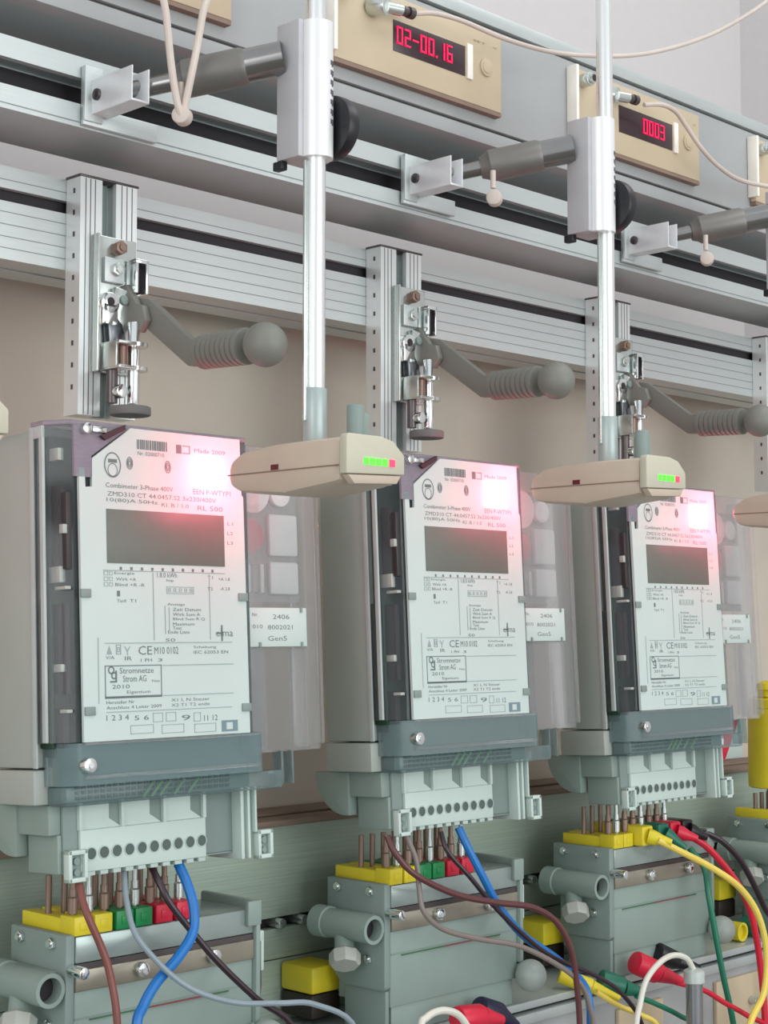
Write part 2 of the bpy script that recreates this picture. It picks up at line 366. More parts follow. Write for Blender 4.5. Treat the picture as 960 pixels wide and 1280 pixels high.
# ================================================================== LEVER CLAMPS
def lever_clamp():
    t = thing('lever_clamp', (0.028, -0.0002, 1.50), 'lever clamp with grey ball handle above the nearest meter', 'clamp', 'lever clamps on the uprights')
    p = MB().box(0.0095, 0.0465, -0.0035, -0.0005, 1.4645, 1.5625, 0.001).box(0.0095, 0.0118, -0.0085, -0.001, 1.4645, 1.5625, 0.0006).build('base_plate', STEEL, t)
    for (x, z, r) in ((0.0287, 1.5545, 0.0052), (0.0260, 1.5385, 0.0050)):
        MB().cyl((x, -0.003, z), (x, -0.0105, z), r, n=6, bev=0.0006).cyl((x, -0.0105, z), (x, -0.0118, z), r*0.5, n=16).build('hex_bolt', STEEL if r < 0.0051 else BRASS, p)
    MB().box(0.0165, 0.0335, -0.0070, -0.0035, 1.5290, 1.5470, 0.0008).build('packing_block', ALU, t)
    c = MB().box(0.0375, 0.0400, -0.0150, -0.0035, 1.5230, 1.5470, 0.0005).box(0.0465, 0.0490, -0.0150, -0.0035, 1.5230, 1.5470, 0.0005).box(0.0375, 0.0490, -0.0150, -0.0035, 1.5445, 1.5475, 0.0005).build('guide_channel', CHROME, t)
    MB().box(0.0400, 0.0465, -0.0080, -0.0035, 1.5240, 1.5445).build('channel_opening', DARK, c)
    # eye link
    e = MB().cyl((0.0180, -0.004, 1.5130), (0.0180, -0.0125, 1.5130), 0.0078, n=28, bev=0.0008).box(0.0112, 0.0245, -0.0125, -0.0045, 1.4975, 1.5130, 0.001).build('eye_link', CHROME, t)
    MB().cyl((0.0180, -0.0120, 1.5140), (0.0180, -0.0129, 1.5140), 0.0030, n=20).build('link_hole', DARK, e)
    MB().prism([(0.0245, 1.5260), (0.0380, 1.5240), (0.0400, 1.4980), (0.0330, 1.4900), (0.0300, 1.4995), (0.0215, 1.5060)], 'Y', -0.0095, -0.0045, 0.0008).build('link_plate', STEEL, t)
    MB().cyl((0.031, -0.009, 1.517), (0.031, -0.0115, 1.517), 0.0034, n=18, bev=0.0005).build('link_pin', GREYD, t)
    MB().prism([(0.0165, 1.4990), (0.0240, 1.5040), (0.0300, 1.4950), (0.0330, 1.4855), (0.0300, 1.4800), (0.0180, 1.4830)], 'Y', -0.012, -0.005, 0.0008).build('toggle_plate', mat('smoked_steel', (120, 124, 128), 0.25, 0.9), t)
    # grey pivot casting and lever (runs towards the viewer)
    MB().prism([(-0.002, 1.5290), (-0.0060, 1.5300), (-0.0190, 1.5140), (-0.0260, 1.5120), (-0.0300, 1.5010), (-0.0230, 1.4930), (-0.0100, 1.4970), (-0.0020, 1.5000)], 'X', 0.0345, 0.0405, 0.0008).build('pivot_casting', HANDLE, t)
    lv = MB().prism([(-0.0120, 1.5200), (-0.0250, 1.5175), (-0.0740, 1.4820), (-0.0850, 1.4815), (-0.0850, 1.4640), (-0.0700, 1.4645), (-0.0200, 1.4985), (-0.0120, 1.5020)], 'X', 0.0407, 0.0480, 0.001).build('lever', HANDLE, t)
    MB().cyl((0.0407, -0.0245, 1.5045), (0.0385, -0.0245, 1.5045), 0.0036, n=18, bev=0.0006).build('lever_screw', CHROME, lv)
    prof = []
    for i in range(9):
        h = 0.0825+i*0.0052; r = 0.0119+0.0004*i/8; prof += [(h, r-0.0012), (h+0.0006, r), (h+0.0040, r), (h+0.0046, r-0.0012)]
    MB().lathe([(hh-0.0825, rr) for hh, rr in prof], (0.0445, -0.0825, 1.4730), (0, -1, -0.03), 32).build('ribbed_grip', HANDLE, t)
    MB().sph((0.0445, -0.1460, 1.4705), 0.0148, n=40).build('ball_knob', HANDLE, t)
    # plunger below
    MB().cyl((0.0325, -0.020, 1.4400), (0.0325, -0.020, 1.5000), 0.0042, n=24, bev=0.0005).build('plunger_rod', CHROME, t)
    for z in (1.4835, 1.4665):
        MB().box(0.0135, 0.0330, -0.0290, -0.0050, z-0.0012, z+0.0012, 0.0004).cyl((0.0325, -0.020, z-0.0014), (0.0325, -0.020, z+0.0014), 0.0098, n=28).build('guide_plate', STEEL, t)
    MB().box(0.0130, 0.0150, -0.0260, -0.0050, 1.4665, 1.4840, 0.0004).build('guide_side', STEEL, t)
    MB().cyl((0.0225, -0.020, 1.4680), (0.0225, -0.020, 1.4820), 0.0042, n=20).build('threaded_stud', BRASS, t)
    MB().cyl((0.0185, -0.014, 1.4420), (0.0185, -0.014, 1.4650), 0.0040, n=20).build('lower_stud', DSTEEL, t)
    MB().cyl((0.0210, -0.012, 1.4500), (0.0210, -0.0235, 1.4500), 0.0048, n=20, bev=0.0006).build('cross_screw', CHROME, t)
    MB().cyl((0.0300, -0.020, 1.4335), (0.0300, -0.020, 1.4400), 0.0145, n=32, bev=0.0012).build('rubber_foot', RUB, t)
    return t
lc0 = lever_clamp()
dup(lc0, (D+0.004, 0, 0.009), 'lever clamp with grey ball handle on the second upright')
dup(lc0, (2*D+0.002, 0, 0.004), 'lever clamp on the third upright, ball handle cut by the picture edge')

# ================================================================== METERS
ALPHA = math.radians(2.8)
TEXTS = [
(0.0034,0.0256,0.2287,0.0027,'Nr. 02000710'),(0.0519,0.0792,0.2342,0.0028,'Made 2009'),(-0.0231,0.0325,0.2058,0.0032,'Combimeter 3-Phase 400V'),(-0.0219,0.0700,0.2002,0.0030,'ZMD310 CT 44.0457.S2 3x230/400V'),
(-0.0226,0.0193,0.1958,0.0032,'10(80)A 50Hz'),(0.0226,0.0458,0.1950,0.0027,'Kl. B / 1.0'),(0.0500,0.0834,0.2056,0.0036,'EEN P-WTYP1'),(0.0536,0.0757,0.1944,0.0033,'RL 500'),
(0.0798,0.0849,0.1846,0.0023,'L1'),(0.0795,0.0846,0.1779,0.0022,'L2'),(0.0793,0.0844,0.1711,0.0022,'L3'),(-0.0173,-0.0011,0.1478,0.0021,'Energie'),(-0.0161,0.0001,0.1441,0.0021,'Wirk +A'),
(-0.0168,0.0072,0.1405,0.0021,'Blind +R -R'),(-0.0156,-0.0131,0.1346,0.0037,'1'),(-0.0157,-0.0080,0.1299,0.0021,'Tarif'),(-0.0054,-0.0002,0.1300,0.0021,'T1'),(0.0174,0.0343,0.1475,0.0032,'1.8.0 kWh'),
(0.0253,0.0314,0.1438,0.0022,'Imp'),(0.0256,0.0406,0.1277,0.0022,'Anzeige'),(0.0302,0.0544,0.1245,0.0022,'Zeit Datum'),(0.0301,0.0536,0.1212,0.0022,'Wirk Sum A'),
(0.0301,0.0577,0.1180,0.0022,'Blind Sum R Q'),(0.0300,0.0485,0.1147,0.0022,'Maximum'),(0.0299,0.0374,0.1120,0.0022,'Test'),(0.0258,0.0442,0.1093,0.0022,'Ende Liste'),(0.0607,0.0656,0.1467,0.0022,'T1'),
(0.0706,0.0807,0.1458,0.0022,'+A 1.8'),(0.0604,0.0654,0.1389,0.0022,'T2'),(0.0718,0.0805,0.1392,0.0022,'-A 2.8'),(0.0236,0.0317,0.1040,0.0021,'S0'),(0.0009,0.0121,0.0973,0.0058,'CE'),(0.0140,0.0342,0.0971,0.0048,'M10 0102'),
(0.0473,0.0670,0.0989,0.0022,'Schaltung'),(0.0472,0.0776,0.0956,0.0022,'IEC 62053 EN'),(-0.0254,-0.0185,0.0929,0.0021,'V/A'),(-0.0102,-0.0044,0.0922,0.0026,'IR'),(0.0027,0.0119,0.0909,0.0021,'1 PH'),(0.0166,0.0206,0.0908,0.0021,'3'),
(-0.0145,0.0130,0.0843,0.0037,'Stromnetze'),(-0.0120,0.0070,0.0790,0.0042,'Strom AG'),(0.0116,0.0182,0.0771,0.0016,'Net'),(-0.0207,-0.0067,0.0740,0.0026,'2010'),(-0.0090,0.0100,0.0700,0.0026,'Eigentum'),
(-0.0254,-0.0031,0.0640,0.0021,'Hersteller Nr'),(-0.0254,0.0191,0.0606,0.0021,'Anschluss 4 Leiter 2009'),(0.0273,0.0603,0.0640,0.0021,'X1 L N Steuer'),(0.0272,0.0602,0.0606,0.0021,'X2 T1 T2 ende'),
(-0.0256,-0.0078,0.0541,0.0036,'1 2 3 4'),(-0.0033,0.0084,0.0533,0.0031,'5 6'),(0.0357,0.0432,0.0519,0.0037,'9'),(0.0550,0.0669,0.0510,0.0038,'11 12'),(0.0673,0.0824,0.1087,0.0050,'elma')]
def meter():
    t = thing('electricity_meter', (0, 0, 1.17), '', 'meter', 'electricity meters in a row'); t.rotation_euler.x = -ALPHA
    L = dict(parent=t, local=True)
    # grey housing
    R_ = 0.017; arc = [(-0.061+R_-R_*math.sin(i*math.pi/12)*1.0, 0.2460-R_+R_*math.cos(i*math.pi/12)) for i in range(7)]
    hp = [(-0.061, 0.0235), (0.112, 0.0235)] + [(0.051-x, z) for x, z in arc[::-1]] + arc
    MB().prism(hp, 'Y', -0.046, 0.0035, 0.0020).build('housing', GREYB, **L)
    MB().box(-0.062, 0.112, -0.047, 0.0035, 0.0, 0.0225, 0.0015).build('terminal_housing', GREYB, **L)
    # electronics seen through the clear front
    p = MB().box(-0.0535, 0.1000, -0.0560, -0.0465, 0.030, 0.2380, 0.001).build('circuit_board', PCB, **L)
    m = MB()
    for (z0, z1, y0, y1) in ((0.150, 0.205, -0.066, -0.057), (0.150, 0.200, -0.0725, -0.0675), (0.070, 0.128, -0.068, -0.057), (0.036, 0.062, -0.066, -0.057)): MB().box(-0.0520, -0.0470, y0, y1, z0, z1, 0.0006).build('relay', mat('dark_component', (52, 46, 48), 0.5), parent=p, local=True)
    m = MB()
    for (z, y0, y1, h) in ((0.138, -0.074, -0.062, 0.0022), (0.0595, -0.074, -0.066, 0.0022), (0.0870, -0.068, -0.057, 0.0050), (0.1470, -0.068, -0.056, 0.0105), (0.2250, -0.068, -0.058, 0.0080), (0.1760, -0.0725, -0.068, 0.006)):
        MB().box(-0.0545, -0.0500, y0, y1, z-h/2, z+h/2, 0.0004).build('spacer', mat('pale_component', (170, 178, 170), 0.5), parent=p, local=True)
    MB().box(-0.0565, -0.0540, -0.0600, -0.0470, 0.0360, 0.1300, 0.0006).build('green_board', mat('dark_green_board', (30, 62, 44), 0.5, 0, 0.3, 90), parent=p, local=True)
    # printed face plate
    out = [(-0.0330, 0.0394), (0.0960, 0.0394), (0.0950, 0.2040), (0.0935, 0.2055), (0.0930, 0.2450), (-0.0020, 0.2450), (-0.0335, 0.2225), (-0.0338, 0.2040), (-0.0390, 0.2035), (-0.0395, 0.2160), (-0.0440, 0.2160), (-0.0430, 0.0394)]
    f = MB().prism(out, 'Y', -0.0758, -0.0735).build('face_plate', LABEL, **L)
    MB().box(-0.0230, 0.0765, -0.0762, -0.0757, 0.1545, 0.1900, 0.0001).build('display', LCD, parent=f, local=True)
    m = MB()
    for (x, z) in ((-0.0405, 0.1345), (-0.0385, 0.0590), (0.0920, 0.1335), (0.0928, 0.0570)): MB().box(x-0.0040, x+0.0040, -0.0772, -0.0755, z-0.0028, z+0.0028, 0.0004).build('retaining_tab', GREYD, parent=f, local=True)
    ink = MB(); Y = -0.07595
    for (x0, x1, z, h, s) in TEXTS: put_text(ink, s, x0, x1, z, h, Y)
    rnd = random.Random(3); x = 0.0029
    while x < 0.0278:
        w = rnd.choice((0.0005, 0.0008, 0.0012)); ink.box(x, min(x+w, 0.0280), Y-0.0001, Y, 0.2314, 0.2380); x += w+rnd.choice((0.0005, 0.0008))
    def ring(cx, cz, rx, rz, w, mb):
        t = bmesh.new(); n = 28
        A = [t.verts.new((cx+rx*math.cos(6.28318*i/n), Y, cz+rz*math.sin(6.28318*i/n))) for i in range(n)]
        B = [t.verts.new((cx+(rx-w)*math.cos(6.28318*i/n), Y, cz+(rz-w)*math.sin(6.28318*i/n))) for i in range(n)]
        for i in range(n): t.faces.new((A[i], A[(i+1) % n], B[(i+1) % n], B[i]))
        mb._add(t)
    ring(-0.0173, 0.2193, 0.0068, 0.0085, 0.0009, ink); ring(-0.0173, 0.2160, 0.0040, 0.0045, 0.0006, ink)
    ink.box(-0.0208, -0.0138, Y-0.0001, Y, 0.2208, 0.2232)
    for cx, cz in ((-0.0034, 0.2214), (0.0284, 0.2210)):
        for r in (1.0, 0.72, 0.44): ring(cx, cz, 0.0027*r, 0.0043*r, 0.0006, ink)
    ink.box(0.0360, 0.0405, Y-0.0001, Y, 0.2310, 0.2370); ink.box(0.0415, 0.0478, Y-0.0001, Y, 0.2312, 0.2318); ink.box(0.0415, 0.0478, Y-0.0001, Y, 0.2362, 0.2368); ink.box(0.0472, 0.0478, Y-0.0001, Y, 0.2312, 0.2368)
    def frame(x0, x1, z0, z1, w=0.0004):
        for a in ((x0, x1, z0, z0+w), (x0, x1, z1-w, z1), (x0, x0+w, z0, z1), (x1-w, x1, z0, z1)): ink.box(a[0], a[1], Y-0.0001, Y, a[2], a[3])
    frame(-0.0263, 0.0196, 0.0665, 0.0878, 0.0006); ink.box(-0.0263, 0.0196, Y-0.0001, Y, 0.0668, 0.0679)
    # swirl mark in the framed box, and the cross of the maker's sign above
    for cx, cz, r in ((-0.0212, 0.0848, 0.0026), (-0.0190, 0.0812, 0.0024)): ring(cx, cz, r, r, 0.0010, ink)
    ink.box(-0.0180, -0.0168, Y-0.0001, Y, 0.0775, 0.0845); ink.box(-0.0222, -0.0168, Y-0.0001, Y, 0.0768, 0.0778)
    ink.box(0.0718, 0.0732, Y-0.0001, Y, 0.1030, 0.1140); ink.box(0.0672, 0.0735, Y-0.0001, Y, 0.1078, 0.1090)
    for i in range(10): ink.box(-0.0130+i*0.0086, -0.0112+i*0.0086, Y-0.0001, Y, 0.1502, 0.1522)
    ink.build('printed_text', INK, parent=f, local=True)
    ink = MB()
    for (x0, x1, z) in ((-0.0258, 0.0814, 0.1022), (0.0205, 0.0823, 0.0872), (0.0205, 0.0817, 0.0672), (-0.0255, 0.0800, 0.0577), (-0.0263, 0.0765, 0.1497)): ink.box(x0, x1, Y-0.0001, Y, z-0.00025, z+0.00025)
    for (x, z0, z1) in ((0.0141, 0.104, 0.149), (0.0622, 0.104, 0.149), (-0.0312, 0.0634, 0.1059), (0.0236, 0.108, 0.127), (0.0270, 0.110, 0.126)): ink.box(x-0.00025, x+0.00025, Y-0.0001, Y, z0, z1)
    frame(0.0252, 0.0485, 0.1350, 0.1398); put_text(ink, '8.8.8.8.8', 0.0262, 0.0475, 0.1374, 0.0030, Y)
    for a in ((-0.0067, 0.0121, 0.0430, 0.0487), (0.0188, 0.0376, 0.0422, 0.0480), (0.0465, 0.0653, 0.0415, 0.0474), (0.0118, 0.0200, 0.0500, 0.0560), (0.0225, 0.0310, 0.0500, 0.0560), (0.0460, 0.0520, 0.0490, 0.0550)): frame(*a)
    for z in (0.1478, 0.1441, 0.1405): frame(-0.0258, -0.0225, z-0.0013, z+0.0013, 0.0003); frame(-0.0215, -0.0190, z-0.0013, z+0.0013, 0.0003)
    # warning triangle, insulation square and bin symbols
    ink.prism([(-0.0247, 0.0950), (-0.0203, 0.0950), (-0.0225, 0.1006)], 'Y', Y-0.0001, Y); frame(-0.0171, -0.0132, 0.0949, 0.1012, 0.0005); frame(-0.0161, -0.0142, 0.0965, 0.0996, 0.0004)
    ink.prism([(-0.0107, 0.1001), (-0.0099, 0.1001), (-0.0080, 0.0975), (-0.0063, 0.1001), (-0.0055, 0.1001), (-0.0077, 0.0968), (-0.0077, 0.0943), (-0.0084, 0.0943), (-0.0084, 0.0968)], 'Y', Y-0.0001, Y)
    ink.build('light_print', INKL, parent=f, local=True)
    ink = MB().box(0.0703, 0.0846, Y-0.0001, Y, 0.0411, 0.0425).box(0.0703, 0.0846, Y-0.0001, Y, 0.0473, 0.0487).box(0.0703, 0.0745, Y-0.0001, Y, 0.0425, 0.0473).box(0.0804, 0.0846, Y-0.0001, Y, 0.0425, 0.0473)
    ink.build('printed_frame', mat('blue_grey_print', (120, 142, 150), 0.7), parent=f, local=True)
    MB().box(0.0490, 0.0765, -0.0785, -0.0759, 0.2085, 0.2300, 0.0012).build('led_glow_spot', GLOW, parent=f, local=True)  # emissive block painted in as the overexposed LED glow on the plate
    # clear front cover: chamfered shell
    cov = [(-0.0610, -0.0465), (-0.0600, -0.0590), (-0.0475, -0.0733), (0.1000, -0.0733), (0.1110, -0.0600), (0.1120, -0.0465)]
    ci = [(0.1105, -0.0465), (0.1095, -0.0595), (0.0993, -0.0725), (-0.0468, -0.0725), (-0.0586, -0.0586), (-0.0595, -0.0465)]
    c = MB().prism(cov+ci, 'Z', 0.0395, 0.2440).build('clear_cover', CLEAR, **L)
    MB().prism(cov, 'Z', 0.2441, 0.2475, 0.0008).prism([(-0.0475, 0.2440), (-0.0050, 0.2440), (-0.0340, 0.2240), (-0.0345, 0.2100), (-0.0475, 0.2100)], 'Y', -0.0758, -0.0736).build('cover_top', CLEART, parent=c, local=True)
    # pale frame edge between the housing side and the clear cover
    m = MB().box(-0.0618, -0.0600, -0.0500, -0.0455, 0.0235, 0.2440, 0.0006).box(-0.0612, -0.0590, -0.0600, -0.0560, 0.0400, 0.2440, 0.0004)
    m.box(-0.0615, -0.0590, -0.0600, -0.0460, 0.2360, 0.2440, 0.0006).build('cover_rim', mat('pale_rim_plastic', (178, 188, 186), 0.4), **L)
    m = MB().cyl((-0.0390, -0.0740, 0.2415), (-0.0390, -0.0800, 0.2415), 0.0036, n=18, bev=0.0006).box(-0.0340, -0.0230, -0.0785, -0.0750, 0.2395, 0.2435, 0.0008)
    m.build('seal_screw', CHROME, **L)
    MB().prism([(-0.0240, 0.2350), (-0.0080, 0.2430), (-0.0080, 0.2465), (-0.0280, 0.2375)], 'Y', -0.0785, -0.0760).build('seal_hook', mat('dark_red_plastic', (62, 30, 38), 0.5), **L)
    # smoky terminal cover below the face plate
    tc = MB().prism([(-0.0545, -0.0480), (-0.0530, -0.0640), (-0.0450, -0.0760), (0.1060, -0.0760), (0.1130, -0.0640), (0.1140, -0.0480), (0.1120, -0.0480), (0.1110, -0.0635), (0.1050, -0.0745), (-0.0440, -0.0745), (-0.0515, -0.0635), (-0.0530, -0.0480)], 'Z', 0.0120, 0.0390).build('terminal_cover', CLEARB, **L)
    MB().box(-0.0520, 0.1320, -0.0680, -0.0470, -0.0010, 0.0115, 0.0012).build('cover_skirt', CLEARB, parent=tc, local=True)
    MB().box(-0.0430, 0.1040, -0.0778, -0.0760, 0.0160, 0.0185, 0.0006).box(-0.0430, 0.1040, -0.0778, -0.0760, 0.0375, 0.0392, 0.0006).build('cover_bead', CLEARD, parent=tc, local=True)
    MB().cyl((-0.0420, -0.0740, 0.0250), (-0.0420, -0.0815, 0.0250), 0.0050, n=20, bev=0.0010).cyl((-0.042, -0.0815, 0.025), (-0.042, -0.0822, 0.025), 0.0020, n=12).build('cover_screw', CHROME, parent=tc, local=True)
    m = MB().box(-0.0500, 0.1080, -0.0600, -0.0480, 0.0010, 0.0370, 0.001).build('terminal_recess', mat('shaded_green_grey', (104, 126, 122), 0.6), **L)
    m = MB()
    for i in range(26):
        for z in (0.0025, 0.0060, 0.0095): m.box(-0.0400+i*0.0050, -0.0368+i*0.0050, -0.0612, -0.0600, z, z+0.0022)
    m.build('vent_slot', mat('near_black', (30, 36, 36), 0.6), **L)
    m = MB()
    for i, x in enumerate((0.012, 0.019, 0.026, 0.038, 0.050)): m.tube([(x, -0.0630, 0.001), (x+0.004, -0.0640, 0.006), (x+0.009, -0.0635, 0.0105)], 0.0011, 6, 3)
    m.build('inner_wire', mat('inner_green_wire', (84, 150, 70), 0.4), **L)
    # contact block hanging below the meter
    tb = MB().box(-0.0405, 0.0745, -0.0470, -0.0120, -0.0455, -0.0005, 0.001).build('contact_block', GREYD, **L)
    m = MB().box(-0.0290, 0.0755, -0.0500, -0.0468, -0.0450, -0.0180, 0.0008)
    for x in (-0.0295, 0.0040, 0.0390, 0.0735): m.box(x, x+0.0028, -0.0500, -0.0420, -0.0182, -0.0005, 0.0004)
    for x in (-0.0267, 0.0068, 0.0418): m.prism([(x, -0.0182), (x+0.032, -0.0182), (x+0.022, -0.0120), (x+0.022, -0.0010), (x, -0.0010)], 'Y', -0.0478, -0.0469)
    m.build('block_front', GREYT, parent=tb, local=True)
    m = MB(); e = MB()
    for i in range(10):
        x = -0.0209+i*0.01024
        MB().cyl((x, -0.0499, -0.0335), (x, -0.0502, -0.0335), 0.0037, n=18).build('terminal_hole', mat('hole_shadow_grey', (84, 98, 94), 0.7), parent=tb, local=True); e.lathe([(0, 0.0037), (0, 0.0044), (0.0006, 0.0044), (0.0006, 0.0037)], (x, -0.0499, -0.0335), (0, -1, 0), 18, False)
        e.box(x-0.0030, x+0.0030, -0.0500, -0.0440, -0.0475, -0.0450)
    e.build('hole_rim', mat('pale_green_grey', (178, 194, 188), 0.5), parent=tb, local=True)
    def tab(x0, x1, z0, z1):
        m = MB()
        for a in ((x0, x0+0.0028, z0, z1), (x1-0.0028, x1, z0, z1), (x0, x1, z0, z0+0.0030), (x0, x1, z1-0.0030, z1)): m.box(a[0], a[1], -0.0535, -0.0470, a[2], a[3], 0.0006)
        o = m.build('screw_tab', GREYT, parent=tb, local=True)
        MB().box(x0+0.001, x1-0.001, -0.0495, -0.0475, z0+0.001, z1-0.001).cyl(((x0+x1)/2, -0.049, (z0+z1)/2+0.003), ((x0+x1)/2, -0.0515, (z0+z1)/2+0.003), 0.0024, n=12).cyl(((x0+x1)/2, -0.049, (z0+z1)/2-0.004), ((x0+x1)/2, -0.0515, (z0+z1)/2-0.004), 0.0022, n=12).build('tab_screw', GREYD, parent=tb, local=True)
    tab(-0.0405, -0.0255, -0.0505, -0.0300); tab(0.1205, 0.1345, -0.0510, -0.0310)
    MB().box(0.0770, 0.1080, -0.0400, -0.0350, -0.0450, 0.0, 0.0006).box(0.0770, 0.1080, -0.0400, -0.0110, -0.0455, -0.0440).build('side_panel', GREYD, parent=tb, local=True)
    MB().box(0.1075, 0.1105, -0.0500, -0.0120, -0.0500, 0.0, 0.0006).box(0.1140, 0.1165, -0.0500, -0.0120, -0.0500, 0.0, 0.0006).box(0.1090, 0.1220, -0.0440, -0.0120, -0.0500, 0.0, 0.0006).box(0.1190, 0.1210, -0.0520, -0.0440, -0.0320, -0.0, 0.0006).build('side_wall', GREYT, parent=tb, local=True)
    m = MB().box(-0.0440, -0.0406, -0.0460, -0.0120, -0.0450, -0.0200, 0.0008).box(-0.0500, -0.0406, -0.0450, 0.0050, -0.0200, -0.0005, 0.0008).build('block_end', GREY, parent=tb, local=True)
    q = [(0.0030, -0.0008)]+[(0.0030-0.036*math.cos(a)*0.9, -0.0008-0.033*math.sin(a)) for a in [i*math.pi/2/10 for i in range(11)]]
    q = [(-0.0100, -0.0008), (0.0280, -0.0008)]+[(-0.0060+0.034*math.cos(a), -0.0008-0.034*math.sin(a)) for a in [i*math.pi/2/10 for i in range(1, 11)]]+[(-0.0100, -0.0348)]
    MB().prism(q, 'X', -0.052, -0.041, 0.001).build('quarter_round_bracket', GREY, parent=tb, local=True)
    # clear door at the right hand side
    d = MB().box(0.0990, 0.1740, -0.0640, -0.0620, 0.0240, 0.2440, 0.0008).build('clear_door', CLEARD, **L)
    MB().box(0.1690, 0.1750, -0.0680, -0.0400, 0.0280, 0.2400, 0.0010).build('door_edge', CLEARD, parent=d, local=True)
    MB().box(0.0995, 0.1035, -0.0700, -0.0600, 0.0250, 0.2440, 0.0008).box(0.1330, 0.1350, -0.0660, -0.0560, 0.0010, 0.0250, 0.0006).box(0.1430, 0.1450, -0.0660, -0.0560, 0.0010, 0.0250, 0.0006).build('door_hinge', CLEARB, parent=d, local=True)
    MB().box(0.1045, 0.1250, -0.0600, -0.0560, 0.0280, 0.0980, 0.001).build('grey_insert', clear('smoky_insert', (200, 208, 214), 0.3, (130, 144, 154)), parent=d, local=True)
    MB().box(0.1510, 0.1660, -0.0600, -0.0560, 0.0260, 0.0980, 0.001).build('milky_insert', CLEARD, parent=d, local=True)
    WD = mat('white_disc_plastic', (226, 228, 226), 0.5); 
    MB().cyl((0.1180, -0.0540, 0.2120), (0.1180, -0.0600, 0.2120), 0.0165, n=32, bev=0.001).build('white_disc', WD, parent=d, local=True)
    MB().cyl((0.1450, -0.0540, 0.2110), (0.1450, -0.0600, 0.2110), 0.0095, n=28, bev=0.001).build('white_disc', WD, parent=d, local=True)
    MB().cyl((0.1150, -0.0540, 0.1790), (0.1150, -0.0600, 0.1790), 0.0125, n=32, bev=0.001).build('red_disc', mat('dull_red_button', (190, 84, 96), 0.5), parent=d, local=True)
    PB = mat('pale_block_plastic', (198, 206, 204), 0.5)
    MB().box(0.1330, 0.1610, -0.0600, -0.0550, 0.1650, 0.1960, 0.002).build('pale_block', PB, parent=d, local=True)
    MB().box(0.1330, 0.1610, -0.0600, -0.0550, 0.1370, 0.1610, 0.002).build('pale_block', PB, parent=d, local=True)
    MB().box(0.1060, 0.1150, -0.0600, -0.0550, 0.1380, 0.1590, 0.002).box(0.1230, 0.1270, -0.0600, -0.0550, 0.1380, 0.1590, 0.001).build('pale_block', PB, parent=d, local=True)
    MB().box(0.1165, 0.1215, -0.0600, -0.0560, 0.1380, 0.1590, 0.001).build('dark_strip', GREYD, parent=d, local=True)
    MB().box(0.1050, 0.1640, -0.0560, -0.0535, 0.1310, 0.2280, 0.001).build('inner_plate', clear('inner_milky_plate', (232, 236, 236), 0.32, (182, 188, 188)), parent=d, local=True)
    s = MB().box(0.1070, 0.1620, -0.0655, -0.0642, 0.0990, 0.1270, 0.0004).build('inventory_sticker', LABEL, parent=d, local=True)
    ink = MB()
    put_text(ink, 'Nr.', 0.1095, 0.1150, 0.1220, 0.0026, -0.0656); put_text(ink, '2406', 0.1290, 0.1450, 0.1205, 0.0034, -0.0656)
    put_text(ink, '010', 0.1095, 0.1190, 0.1135, 0.0028, -0.0656); put_text(ink, '8002021', 0.1240, 0.1480, 0.1130, 0.0032, -0.0656); put_text(ink, 'Gen5', 0.1240, 0.1420, 0.1050, 0.0036, -0.0656)
    ink.build('sticker_print', INK, parent=d, local=True)
    m = MB()
    for (x, z) in ((0.1565, 0.1255), (0.1160, 0.1005), (0.1565, 0.1005)): m.box(x-0.001, x+0.001, -0.0664, -0.0655, z-0.0018, z+0.0018)
    m.build('sticker_pin', GREYD, parent=d, local=True)
    return t
mt = meter(); mt['label'] = 'nearest electricity meter at left, largest in the picture'
dup(mt, (D+0.0045, 0, 0.002), 'middle electricity meter, behind the first reading head')
dup(mt, (2*D+0.0015, 0, -0.002), 'farthest electricity meter at right, beside the red and white tape')

